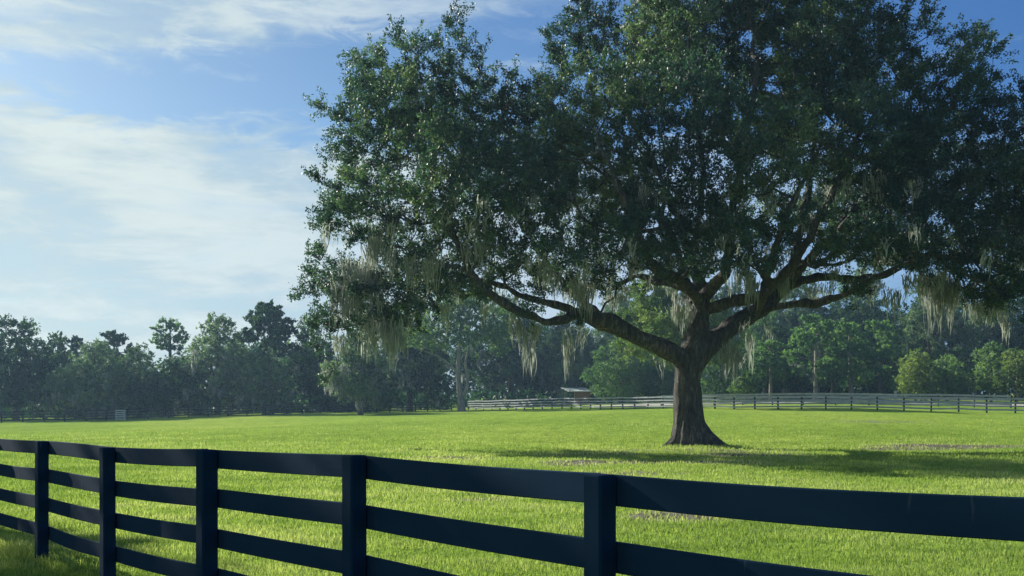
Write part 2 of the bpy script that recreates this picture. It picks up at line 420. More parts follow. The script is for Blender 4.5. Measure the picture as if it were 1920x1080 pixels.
def sample_clusters(lobes, mind, r, tries=60, shell=0.0):
    """lobes rows: x y z rx ry rz -> cluster centres at least mind apart (cell hash)"""
    pts = []; grid = {}
    vol = np.array([l[3] * l[4] * l[5] for l in lobes])
    for l, v in zip(lobes, vol):
        n = int(tries * v * 4.19 / mind ** 3 / 10) + 4
        d = r.normal(size=(n, 3)); d /= np.linalg.norm(d, axis=1)[:, None]
        rr = (r.uniform(shell, 1, n)) ** (1 / 3)
        q = np.array(l[:3]) + d * rr[:, None] * np.array(l[3:6])
        for p in q:
            c = tuple(np.floor(p / mind).astype(int)); ok = True
            for a in (-1, 0, 1):
                for b in (-1, 0, 1):
                    for e in (-1, 0, 1):
                        for s in grid.get((c[0] + a, c[1] + b, c[2] + e), ()):
                            if (s[0] - p[0]) ** 2 + (s[1] - p[1]) ** 2 + (s[2] - p[2]) ** 2 < mind * mind: ok = False; break
                        if not ok: break
                    if not ok: break
                if not ok: break
            if ok:
                grid.setdefault(c, []).append(p); pts.append(p)
    return np.array(pts)

def leaves(cent, dirs, nleaf, twl, ls, lw, r, ntw=5, spread=0.09, up=0.35, outw=0.7, sizes=None):
    """leaf quads round cluster centres. dirs = outward unit vectors."""
    n = len(cent)
    tw = r.normal(size=(n, ntw, 3)); tw /= np.linalg.norm(tw, axis=2)[..., None]
    tw = tw + outw * dirs[:, None] + np.array([0, 0, up]); tw /= np.linalg.norm(tw, axis=2)[..., None]
    tl = twl * r.uniform(0.45, 1.25, (n, ntw))
    if sizes is not None: tl = tl * sizes[:, None]
    ci = np.repeat(np.arange(n), nleaf); N_ = len(ci)
    ti = r.integers(0, ntw, N_)
    d = tw[ci, ti]; L_ = tl[ci, ti]
    t = r.uniform(0.05, 1.0, N_) ** 0.7
    p = cent[ci] + d * (t * L_)[:, None] + r.normal(0, 1, (N_, 3)) * (spread * (1.15 - 0.5 * t))[:, None]
    ax = d * 0.7 + r.normal(0, 0.75, (N_, 3)); ax /= np.linalg.norm(ax, axis=1)[:, None]
    nn = r.normal(0, 1, (N_, 3)) + np.array([0, 0, 0.55]) + 0.25 * dirs[ci]
    sd = np.cross(ax, nn); sd /= np.linalg.norm(sd, axis=1)[:, None] + 1e-9
    s = r.uniform(0.65, 1.25, N_)
    a = ax * (ls * 0.5 * s)[:, None]; b = sd * (lw * 0.5 * s)[:, None]
    V = np.stack([p - a, p + b * 1.0 - a * 0.1, p + a, p - b * 1.0 - a * 0.1], 1).reshape(-1, 3)
    Fq = np.arange(4 * N_).reshape(-1, 4)
    return V, Fq, ci, tw, tl

def grow(limbs, cent, r, step=0.6, jit=0.12):
    """limbs: list of (P(n,3), rad(n)). Connect each centre to the nearest wood; returns twigs [(P, rad)]"""
    NP = np.concatenate([l[0] for l in limbs]); par = [-1] * len(NP)
    load = [0.0] * len(NP)
    base_n = len(NP)
    cap = 200000; arr = np.empty((len(NP) + len(cent) * 14, 3)); arr[:len(NP)] = NP; cnt = len(NP)
    lr = np.concatenate([l[1] for l in limbs])
    dmin = np.array([((NP - c) ** 2).sum(1).min() for c in cent])
    root = NP[0]
    paths = []
    for k in np.argsort(dmin):
        c = cent[k]
        dv = arr[:cnt] - c
        d = np.sqrt((dv ** 2).sum(1))
        # wood that lies nearer to the trunk than the target is preferred
        pen = np.maximum(0, np.linalg.norm(arr[:cnt] - root, axis=1) - np.linalg.norm(c - root)) * 0.8
        j = int(np.argmin(d + pen)); p0 = arr[j].copy()
        L_ = d[j]; n = min(12, max(2, int(L_ / step) + 1))
        t = np.linspace(0, 1, n + 1)[1:]
        P = p0 + (c - p0) * t[:, None]
        sag = np.sin(t * np.pi) * L_ * 0.12
        P[:, 2] += -sag * 0.5
        P[:-1] += r.normal(0, jit * min(1, L_ / 2), (n - 1, 3)) if n > 1 else 0
        ids = list(range(cnt, cnt + n)); arr[cnt:cnt + n] = P
        par.append(j); par.extend(ids[:-1]); load.extend([0.0] * n); cnt += n
        paths.append([j] + ids)
        q = ids[-1]
        while q >= base_n: load[q] += 1; q = par[q]
    load = np.array(load)
    tw = []
    for pth in paths:
        P = arr[pth]; rr = 0.013 * np.maximum(load[pth], 1) ** 0.46
        rr[0] = rr[1] if pth[0] < base_n else min(rr[0], rr[1] * 1.15)
        if pth[0] < base_n: rr[0] = min(rr[1] * 1.25, max(lr[pth[0]], rr[1]))
        tw.append((P, rr))
    return tw

def wood_mesh(limbs, twigs, sides=(10, 5)):
    VV = []; FF = []; n = 0
    for P, rr in limbs:
        V, Fc = tube(P, rr, sides[0]); VV.append(V); FF += [[i + n for i in f] for f in Fc]; n += len(V)
    for P, rr in twigs:
        V, Fc = tube(P, rr, sides[1] if rr[0] > 0.03 else 3, cap=False); VV.append(V); FF += [[i + n for i in f] for f in Fc]; n += len(V)
    return np.concatenate(VV), FF

def moss_strands(p, w, L, n, r, wid=0.035, depth=None, stiff=0.05, hk=1.6):
    """a beard of hanging moss: tapering wavy ribbons below p"""
    seg = 6
    dep = w * 0.6 if depth is None else depth
    # a few gathered hanks of different length
    nh = 1 if w < 0.12 else max(2, int(3 + w * 6)); hx = r.uniform(-w / 2, w / 2, nh); hy = r.uniform(-dep / 2, dep / 2, nh); hl = r.uniform(0.25, 1.0, nh) ** 1.3; hl[0] = 1
    hi = r.integers(0, nh, n)
    x0 = hx[hi] + r.normal(0, 0.10 + 0.06 * w, n); y0 = hy[hi] + r.normal(0, 0.1, n)
    l = 0.9 * L * hl[hi] * r.uniform(0.35, 1.0, n)
    t = np.linspace(0, 1, seg)
    z0 = r.uniform(-0.15, 0.25, n) - 0.32 * L * r.uniform(0, 1, nh)[hi] - 0.2 * L * r.random(n)
    conv = 0.55                                # hanks draw together towards their tips
    cx = hx[hi][:, None] + (x0 - hx[hi])[:, None] * (1 - conv * t) + np.cumsum(r.normal(0, stiff, (n, seg)), 1) * 0.5
    cy = hy[hi][:, None] + (y0 - hy[hi])[:, None] * (1 - conv * t) + np.cumsum(r.normal(0, stiff, (n, seg)), 1) * 0.5
    cz = z0[:, None] - l[:, None] * t
    a = r.uniform(0, np.pi, n)[:, None] + np.cumsum(r.normal(0, 0.5, (n, seg)), 1)
    ww = wid * r.uniform(0.5, 1.4, n)[:, None] * (np.sin(np.clip(t * 0.9 + 0.15, 0, 1) * np.pi) ** 0.6 * 0.8 + 0.15)
    ww[:, -1] *= 0.15
    A = np.stack([cx - np.cos(a) * ww, cy - np.sin(a) * ww, cz], -1); B = np.stack([cx + np.cos(a) * ww, cy + np.sin(a) * ww, cz], -1)
    V = np.stack([A, B], 2).reshape(-1, 3) + np.asarray(p)
    b = np.arange(n)[:, None, None] * (seg * 2); s = np.arange(seg - 1)[None, :, None] * 2
    Fq = (b + s + np.array([0, 1, 3, 2])[None, None]).reshape(-1, 4)
    tint = np.repeat(np.clip(r.normal(0.5, 0.22, n), 0, 1), seg * 2)
    return V, Fq, tint

def remeshed(V, Fc, voxel, name):
    me = bpy.data.meshes.new(name); me.from_pydata([tuple(v) for v in V], [], Fc); me.update()
    o = bpy.data.objects.new(name, me); C.objects.link(o)
    md = o.modifiers.new('r', 'REMESH'); md.mode = 'VOXEL'; md.voxel_size = voxel
    sm = o.modifiers.new('s', 'SMOOTH'); sm.iterations = 4; sm.factor = 0.6
    dg = bpy.context.evaluated_depsgraph_get()
    m2 = bpy.data.meshes.new_from_object(o.evaluated_get(dg))
    co = np.empty(len(m2.vertices) * 3, dtype=np.float32); m2.vertices.foreach_get('co', co)
    no = np.empty(len(m2.vertices) * 3, dtype=np.float32); m2.vertices.foreach_get('normal', no)
    fs = [list(p.vertices) for p in m2.polygons]
    bpy.data.objects.remove(o); bpy.data.meshes.remove(me)
    return co.reshape(-1, 3).astype(float), no.reshape(-1, 3).astype(float), fs, m2

# ------------------------------------------------------------------ the live oak
T0 = 45.0
OAK_X = (1288 - 960) / F * T0
oak = empty('oak_tree', (OAK_X, T0, hz1(OAK_X, T0)), 'huge spreading live oak with hanging moss standing alone in the sunny pasture', 'tree')
S = T0 / F
def L3(rows, dz0=0.0):
    """rows of (px, py, radius px, depth offset m)"""
    P = np.array([np.append(at(r_[0], r_[1], T0 + r_[3]), r_[2] * S) for r_ in rows])
    Q = catmull(P, 0.45)
    return Q[:, :3], np.maximum(Q[:, 3], 0.02)
limb_rows = [
    [(1293, 846, 37, 0), (1291, 815, 28, 0), (1288, 780, 24, 0), (1287, 740, 22.5, 0), (1289, 705, 24, 0), (1296, 672, 27, 0), (1304, 640, 23, 0), (1312, 600, 17.5, 0), (1318, 560, 15, 0.2), (1318, 530, 15, 0.4)],
    # left limb, the lowest and longest
    [(1292, 690, 18, -0.1), (1266, 664, 18.5, -0.2), (1235, 649, 17, -0.4), (1195, 630, 16, -0.8), (1150, 608, 15.5, -1.2), (1115, 598, 14.5, -1.5), (1080, 588, 13, -1.8), (1045, 603, 9, -2.2), (1000, 592, 8, -2.6), (957, 573, 7.5, -3), (907, 541, 6.5, -3.3), (883, 507, 5.5, -3.6), (858, 455, 4.5, -3.8), (815, 405, 3.5, -4)],
    [(1085, 590, 10, -1.8), (1060, 576, 9, -1.6), (1018, 566, 6.5, -1.4), (973, 553, 5.5, -1.2), (923, 527, 4.5, -1), (860, 515, 3.6, -0.8), (790, 520, 3, -0.6), (720, 540, 2.2, -0.4)],
    [(1130, 602, 12, -1.5), (1100, 572, 9, 0), (1060, 535, 7, 1.5), (1010, 470, 6, 3), (960, 400, 5, 4), (890, 330, 4, 4.5), (830, 240, 3, 4)],
    [(883, 507, 4.5, -3.6), (820, 490, 3.5, -2.5), (750, 465, 3, -1.5), (680, 440, 2.4, -0.5), (620, 430, 1.8, 0.5)],
    [(858, 455, 4, -3.8), (830, 370, 3.5, -4), (790, 290, 3, -3), (740, 220, 2.5, -2), (690, 180, 2, -1)],
    # centre
    [(1316, 560, 14, 0.2), (1280, 535, 11, 0.8), (1235, 528, 8, 1.6), (1195, 517, 6.5, 2.2), (1143, 545, 4.5, 2.8), (1100, 530, 3.5, 3.2)],
    [(1318, 535, 12, 0.4), (1298, 500, 10, 0.8), (1285, 450, 8.5, 1.5), (1262, 390, 7, 2), (1230, 310, 6, 2.2), (1180, 220, 5, 2), (1120, 130, 3.5, 1.5)],
    [(1322, 555, 14, 0), (1345, 527, 12.5, -0.8), (1364, 490, 12, -1.5), (1369, 440, 10, -2), (1376, 380, 8, -2.5), (1392, 300, 7, -3), (1410, 210, 5.5, -2.5), (1420, 110, 4, -2)],
    [(1304, 470, 8, 0.9), (1310, 410, 7.5, 1.5), (1318, 330, 6.5, 2.5), (1310, 240, 5, 3.5), (1290, 130, 4, 3)],
    [(1240, 400, 6, 2), (1170, 350, 5, 0.5), (1090, 300, 4, -1), (1010, 250, 3, -2), (960, 200, 2.5, -2)],
    # right limb
    [(1298, 692, 18, 0.1), (1322, 655, 19, 0.2), (1352, 626, 18.5, 0.5), (1390, 604, 18, 0.9), (1425, 580, 17, 1.3), (1450, 556, 15.5, 1.6), (1474, 532, 14, 1.8), (1488, 500, 11, 1.9), (1497, 450, 9.5, 2), (1506, 405, 8.5, 2.2), (1520, 330, 7, 2.5), (1530, 240, 5.5, 2.5), (1545, 140, 4, 2)],
    [(1478, 525, 11, 1.8), (1507, 497, 9.5, 1), (1540, 460, 8, 0), (1580, 420, 6.5, -1.5), (1640, 350, 5, -2.5), (1700, 260, 4, -2), (1760, 170, 3, -1)],
    [(1466, 540, 11, 1.7), (1500, 526, 9, 2.2), (1550, 519, 8, 2.6), (1607, 522, 7.5, 2.8), (1665, 515, 6.5, 3), (1700, 497, 5.5, 3.2), (1760, 460, 4.5, 3), (1830, 410, 3.5, 2), (1900, 370, 2.6, 1)],
    [(1432, 578, 12, 1.3), (1470, 573, 9, 0.7), (1530, 566, 8, 0), (1580, 556, 7, -0.8), (1612, 536, 6, -1.4), (1660, 512, 5, -2), (1740, 480, 4, -2.6), (1830, 480, 3, -3)],
    [(1318, 583, 11, 0), (1355, 571, 11, -0.6), (1403, 560, 10, -1.2), (1440, 545, 8.5, -2), (1480, 500, 7, -3), (1530, 420, 6, -4.5), (1580, 320, 5, -5), (1620, 220, 3.5, -4.5)],
    [(1513, 490, 7, 1), (1545, 495, 5.5, 2), (1590, 490, 4.5, 3.2), (1640, 430, 4, 4.5), (1720, 350, 3, 5.5)],
    [(1440, 560, 8, 1.5), (1430, 520, 6, 2.5), (1412, 480, 5, 3.5), (1395, 420, 4.5, 5), (1400, 330, 4, 6), (1430, 230, 3, 6)],
    # limbs towards and away from the camera
    [(1316, 575, 11, 0), (1296, 545, 9.5, -1.2), (1260, 520, 8.5, -3.0), (1225, 500, 8, -4.8), (1190, 420, 6.5, -6.2), (1150, 330, 5, -7), (1120, 260, 3.5, -7)],
    [(1308, 640, 14, 0.3), (1302, 590, 10, 1.8), (1290, 540, 10, 3.6), (1270, 470, 8, 5.4), (1230, 390, 6, 7), (1200, 300, 4.5, 8)],
    [(1415, 588, 11, 1.0), (1432, 552, 8.5, -0.6), (1445, 510, 7.5, -3.0), (1460, 440, 6.5, -5.5), (1500, 350, 5, -6.5), (1540, 270, 4, -7)],
]
limbs = [L3(rw) for rw in limb_rows]
# trunk flare: vertical profile plus root toes, in the shape of the photo
VV = []; FF = []; n_ = 0
for i, (P, rr) in enumerate(limbs):
    P = P.copy()
    if i > 0 and len(P) > 6:
        P[3:-1] += rng.normal(0, 0.045, (len(P) - 4, 3))
        rr = rr * (1 + rng.normal(0, 0.04, len(rr)))
    V, Fc = tube(P, rr, 18 if rr[0] > 0.2 else 10)
    VV.append(V); FF += [[a + n_ for a in f] for f in Fc]; n_ += len(V)
gz0 = hz1(OAK_X, T0)
cxb = (1293 - 960) / F * T0
for ang, ln, th in [(0.0, 1.45, 0.34), (-0.55, 1.15, 0.30), (0.9, 1.0, 0.30), (3.35, 1.12, 0.22), (2.6, 0.9, 0.24), (-1.3, 0.75, 0.34), (-2.1, 0.72, 0.34), (-2.75, 0.85, 0.28), (1.8, 1.0, 0.3)]:
    d = np.array([math.cos(ang), math.sin(ang), 0])
    P = np.array([[cxb, T0, gz0 + 2.6] + d * 0.08, [cxb, T0, gz0 + 1.7] + d * 0.17, [cxb, T0, gz0 + 0.95] + d * 0.34, [cxb, T0, gz0 + 0.42] + d * (0.42 + ln * 0.22), [cxb, T0, gz0 + 0.10] + d * (0.45 + ln * 0.55), [cxb, T0, gz0 - 0.14] + d * (0.5 + ln)])
    Q = catmull(np.hstack([P, np.array([[0.40], [0.41], [0.38], [th], [th * 0.6], [0.06]])]), 0.15)
    V, Fc = tube(Q[:, :3], Q[:, 3], 12); VV.append(V); FF += [[a + n_ for a in f] for f in Fc]; n_ += len(V)
co, no, fs, _ = remeshed(np.concatenate(VV), FF, 0.07, 'oak_limbs_tmp')
# bark relief: fluted, lumpy wood
def n3(P, s, seed):
    return (vnoise(P[:, 0] * s + 7.1, P[:, 2] * s * 0.45 + P[:, 1] * s * 0.7, seed) + vnoise(P[:, 1] * s - 3.3, P[:, 2] * s * 0.45 - P[:, 0] * s * 0.6, seed + 1) - 1.0)
ang_ = np.arctan2(co[:, 1] - T0, co[:, 0] - OAK_X); low_ = np.clip(1 - (co[:, 2] - gz0) / 3.5, 0, 1) * (np.hypot(co[:, 0] - OAK_X, co[:, 1] - T0) < 2.6)
flute = (np.sin(ang_ * 7 + 1.2 * np.sin(co[:, 2] * 1.1)) * 0.6 + np.sin(ang_ * 13 + 2.0) * 0.4) * low_ * 0.06
co = co + no * (0.075 * n3(co, 1.6, 31) + 0.04 * n3(co, 5.0, 33) + flute)[:, None]
tr = mesh_obj('trunk', co, fs, M['bark'], oak, smooth=True)

lobes_px = [
    (640, 212, 50, 45, -1, 1.3), (596, 215, 22, 16, -1, 0.6), (700, 160, 62, 52, 0, 2), (722, 108, 30, 32, 0, 1.0), (800, 125, 66, 60, 0, 2.5), (858, 78, 34, 46, 0, 1.2), (898, 135, 30, 30, 0, 1.2),
    (740, 240, 110, 90, -2, 4), (660, 300, 58, 62, 0, 2.5), (690, 395, 90, 80, -3, 3.6), (612, 430, 40, 38, 1, 1.6), (645, 530, 58, 50, -1, 2.3), (596, 545, 24, 22, 0, 0.8), (735, 560, 75, 75, -1, 3),
    (612, 590, 36, 34, 0.5, 1.4), (650, 620, 42, 34, 0, 1.5), (598, 665, 20, 30, 0.5, 0.8), (620, 700, 14, 18, 0.5, 0.6), (800, 560, 50, 60, -2, 2.2),
    (850, 220, 110, 90, 3, 4.5), (850, 350, 130, 105, -4, 4.5), (850, 470, 105, 70, -1, 3.6), (960, 225, 90, 66, 2, 4.5), (970, 375, 120, 105, -5, 4.5), (1000, 480, 95, 55, -2, 3.5), (1000, 300, 115, 95, 5, 3.8), (900, 500, 60, 50, 1, 2.5),
    (1045, 150, 42, 58, 1, 2.2), (1090, 80, 62, 68, 2, 2.6), (1052, 58, 26, 28, 1, 1.1), (1100, 12, 32, 36, 2, 1.4), (1150, 55, 36, 50, 1, 2), (1110, 230, 105, 85, -3, 4.5), (1130, 370, 115, 95, 4, 4.5), (1130, 470, 85, 58, -5, 3.4), (1180, 150, 60, 70, 3, 3),
    (1240, 110, 85, 105, -2, 4.5), (1300, 60, 115, 110, 3, 5), (1250, -10, 80, 70, 0, 3.5), (1400, 0, 110, 90, 0, 4.5), (1500, 0, 100, 80, 2, 4.5), (1330, -60, 90, 60, 0, 4), (1450, -70, 90, 50, 0, 4),
    (1280, 240, 120, 105, -6, 4.2), (1285, 390, 110, 90, -5, 3.6), (1420, 180, 130, 120, 4, 5), (1420, 310, 110, 95, -7, 3.6), (1400, 410, 90, 50, 5, 3.4), (1250, 480, 80, 36, 4, 3.2), (1330, 500, 70, 36, -5, 2.4),
    (1550, 120, 100, 105, -3, 4.5), (1590, 45, 60, 66, 0, 3), (1690, 70, 50, 62, 0, 2.4), (1640, 150, 85, 80, 3, 4), (1560, 270, 120, 95, -5, 4.4), (1570, 390, 100, 62, 5, 3.4), (1650, 330, 115, 105, -3, 4.4),
    (1790, 105, 46, 44, 0, 2), (1840, 112, 32, 22, 0, 1.4), (1750, 200, 90, 75, -2, 3.6), (1820, 170, 36, 26, 0, 1.4), (1750, 320, 115, 100, 4, 4.4), (1690, 430, 110, 62, -4, 4.2),
    (1850, 260, 85, 70, 0, 3.6), (1892, 188, 34, 34, 0, 1.6), (1860, 380, 105, 100, -2, 4.4), (1840, 490, 85, 62, 1, 3.4), (1970, 340, 90, 130, 0, 4), (1905, 540, 40, 46, 0, 2.0), (1860, 575, 30, 26, 1, 1.2), (1935, 600, 40, 40, 0, 1.8), (1970, 500, 70, 70, 0, 3), (1610, 462, 85, 36, -5, 3), (1480, 430, 70, 40, -6, 2.4), (1780, 520, 55, 32, 2, 2.4),
    (640, 600, 60, 40, -1, 2.4), (700, 590, 60, 46, 1, 2.6), (760, 600, 44, 34, -1, 1.8), (600, 480, 30, 30, 1, 1.4), (830, 520, 60, 44, 2, 2.6), (1080, 470, 70, 44, -6, 2.6), (1190, 440, 60, 50, -7, 2.6), (1620, 440, 80, 50, 1, 3), (1700, 470, 80, 44, 5, 3), (1780, 470, 80, 56, -3, 3), (1830, 560, 40, 28, 3, 1.4), (1420, 500, 44, 26, -5, 1.6), (1540, 500, 46, 24, -4, 1.6),
    (880, 535, 62, 34, -2, 2), (960, 520, 60, 36, 0, 2), (1060, 520, 60, 34, 2, 2), (1150, 505, 62, 38, -3, 2.4), (1230, 488, 60, 34, -6, 2.4), (1360, 455, 62, 40, -6, 2.6), (1440, 470, 52, 40, 4, 2.4),
    (1550, 462, 72, 36, -2, 2.6), (1640, 482, 72, 30, 3, 2.4), (1710, 480, 76, 34, -1, 2.6), (1270, 525, 30, 20, 2, 1.2), (1330, 440, 60, 50, 5, 3), (1480, 505, 40, 22, 5, 1.4), (1590, 545, 40, 16, -1, 1.2), (1900, 470, 70, 80, 3, 3.4), (1850, 540, 50, 40, -1, 2.2), (780, 480, 70, 60, 1, 3),
    (1010, 545, 50, 22, -1, 1.6), (1080, 548, 46, 20, 1, 1.5), (905, 570, 30, 24, -2, 1.2), (1100, 600, 26, 15, -2, 0.8), (1005, 585, 22, 14, -3, 0.7),
]
lobes = []
for cx_, cy_, rx_, ry_, dz_, rz_ in lobes_px:
    Yl = T0 + dz_; p = at(cx_, cy_, Yl); lobes.append((p[0], p[1], p[2], max(0.3, rx_ * Yl / F - 0.30), rz_, max(0.3, ry_ * Yl / F - 0.30)))
cent = sample_clusters(lobes, 0.90, rng, tries=60)
occ = np.array([OAK_X, T0, 7.5])
_o = cent - np.array([OAK_X, T0, 9.5]); _q = np.linalg.norm(_o / np.array([16, 14, 9.5]), axis=1)
_pick = np.where((_q > 0.80) & (rng.random(len(cent)) < 0.22))[0]      # sprays that stand out of the crown
_u = _o[_pick] / np.linalg.norm(_o[_pick], axis=1)[:, None] + np.array([0, 0, 0.25])
cent = np.concatenate([cent, cent[_pick] + _u * rng.uniform(0.5, 0.9, (len(_pick), 1))])
dirs = cent - occ; dirs[:, 2] *= 1.3; dirs /= np.linalg.norm(dirs, axis=1)[:, None]
twigs = grow(limbs, cent, rng, 0.6, 0.12)
big = [t_ for t_ in twigs]
V, Fc = wood_mesh([], big, (8, 6))
sizes = rng.uniform(0.75, 1.25, len(cent)); sizes[-len(_pick):] *= 0.75
LV, LF, ci, tw, tl = leaves(cent, dirs, 370, 0.96, 0.124, 0.063, rng, ntw=7, spread=0.10, up=0.45, outw=0.65, sizes=sizes)
# fine twigs that carry the leaves
tv = []; tf = []; k_ = len(V)
E = (cent[:, None] + tw * tl[..., None]).reshape(-1, 3); B0 = np.repeat(cent, tw.shape[1], 0)
sd = rng.normal(size=E.shape); sd = np.cross(sd, E - B0); sd /= np.linalg.norm(sd, axis=1)[:, None]
s2 = np.cross(sd, (E - B0)); s2 /= np.linalg.norm(s2, axis=1)[:, None]
w_ = 0.011
tv = np.stack([B0 + sd * w_, B0 - sd * w_ * 0.5 + s2 * w_, B0 - sd * w_ * 0.5 - s2 * w_, E], 1).reshape(-1, 3)
q = np.arange(len(E))[:, None] * 4 + k_
FcT = np.concatenate([q + np.array([[0, 1, 3]]), q + np.array([[1, 2, 3]]), q + np.array([[2, 0, 3]])]).tolist()
mesh_obj('branches', np.concatenate([V, tv]), Fc + FcT, M['bark'], oak, smooth=True)
ctint = np.clip(0.38 + 0.85 * (vnoise(cent[:, 0] * 0.32, cent[:, 2] * 0.35 + cent[:, 1] * 0.2, 41) - 0.5) + rng.normal(0, 0.13, len(cent)), 0, 1)
tint = np.clip(ctint[ci] + rng.normal(0, 0.14, len(ci)), 0, 1)
mesh_obj('crown', LV, LF, M['oak_leaf'], oak, attrs={'tint': np.repeat(tint, 4)})
print('oak clusters', len(cent), 'leaves', len(ci))

# Spanish moss beards (px, py top, width m, length m, strands, depth offset)
moss_px = [
    (700, 425, 1.3, 2.0, 130, -5.5), (672, 465, 1.4, 2.6, 200, -4.5), (650, 500, 1.1, 2.4, 170, -3.5), (690, 495, 0.8, 2.0, 90, -4.6), (640, 545, 0.5, 1.2, 50, -3),
    (715, 590, 1.1, 1.7, 110, -4), (745, 590, 1.2, 2.1, 150, -4), (700, 610, 0.7, 1.6, 60, -3.4), (755, 625, 0.5, 1.0, 50, -4), (645, 625, 0.5, 1.4, 50, -1.5), (617, 680, 0.3, 1.2, 26, 0), (770, 470, 0.7, 1.6, 70, -5),
    (800, 470, 0.9, 1.6, 80, -6), (838, 560, 0.45, 1.3, 50, -3.5), (875, 450, 0.4, 1.3, 34, -6), (905, 430, 0.7, 1.4, 60, -7), (860, 520, 0.6, 1.1, 50, -4), (965, 575, 0.5, 1.7, 36, -3), (988, 595, 0.6, 2.2, 80, -2.8),
    (1002, 590, 0.4, 1.5, 40, -2.8), (1068, 612, 0.5, 2.3, 44, -2), (1085, 612, 0.6, 1.1, 44, -2), (1010, 475, 0.9, 1.6, 80, -6.5), (1060, 500, 0.9, 1.6, 80, -5), (1105, 510, 0.9, 1.8, 100, -4.5), (1130, 500, 0.7, 1.7, 70, 3),
    (1150, 545, 0.6, 1.0, 50, 3), (1240, 668, 0.1, 0.9, 7, -0.6), (1232, 668, 0.05, 0.4, 4, -0.6), (1280, 548, 0.7, 1.6, 80, 1), (1296, 575, 0.3, 1.3, 40, -0.7), (1345, 555, 0.3, 0.7, 28, -1), (1355, 395, 0.8, 1.9, 90, -4),
    (1398, 480, 0.8, 1.5, 100, -3.5), (1408, 500, 0.5, 1.7, 80, -3.2), (1372, 640, 0.9, 1.7, 150, -0.8), (1393, 600, 0.15, 1.2, 18, -0.5), (1404, 610, 0.3, 1.9, 26, 0.5), (1440, 600, 0.3, 1.1, 24, 1), (1470, 500, 0.7, 1.9, 110, -2.2),
    (1520, 390, 0.8, 1.5, 80, -4), (1560, 500, 0.9, 0.9, 60, 2), (1520, 530, 0.4, 1.0, 36, 2), (1545, 530, 0.6, 1.1, 50, 2.5), (1600, 525, 0.8, 1.0, 60, 2.5), (1640, 520, 0.8, 1.2, 60, 3), (1670, 535, 0.8, 1.3, 80, 1),
    (1710, 508, 1.2, 1.4, 120, 2), (1745, 500, 1.2, 1.8, 150, 2.5), (1765, 515, 1.1, 2.7, 190, 2.5), (1790, 530, 0.7, 2.1, 80, 3), (1820, 545, 0.8, 1.5, 70, 4), (1870, 560, 0.6, 1.4, 60, 3), (1890, 590, 0.5, 1.3, 50, 2),
    (1570, 330, 0.9, 1.2, 60, -7), (1640, 320, 0.7, 1.4, 60, -7), (1730, 330, 0.8, 1.3, 60, -6), (1215, 335, 0.9, 1.3, 60, -8), (1240, 500, 1.2, 1.0, 80, 4), (1190, 470, 0.7, 1.3, 60, -6),
]
mr = np.random.default_rng(99)
for px, py, w, L_, n, dz in moss_px:
    V, Fq, tt = moss_strands(at(px, py, T0 + dz * 0.75 + 0.3), w, L_, int(n * 1.25), mr, wid=0.022)
    mesh_obj('moss_beard', V, Fq, M['moss'], oak, attrs={'tint': tt})
# small wisps everywhere under the foliage
mv = []; mf = []; mt_ = []; n_ = 0
low = cent[(mr.random(len(cent)) < 0.24) & (cent[:, 2] < 10.5)]
for c in low:
    V, Fq, tt = moss_strands(c - np.array([0, 0, 0.2]), mr.uniform(0.2, 0.6), mr.uniform(0.4, 1.3), int(mr.integers(10, 30)), mr, wid=0.028)
    mv.append(V); mf.append(Fq + n_); mt_.append(tt); n_ += len(V)
o = mesh_obj('moss_wisps', np.concatenate(mv), np.concatenate(mf), M['moss'], oak, attrs={'tint': np.concatenate(mt_)})
tag(o, kind='stuff')

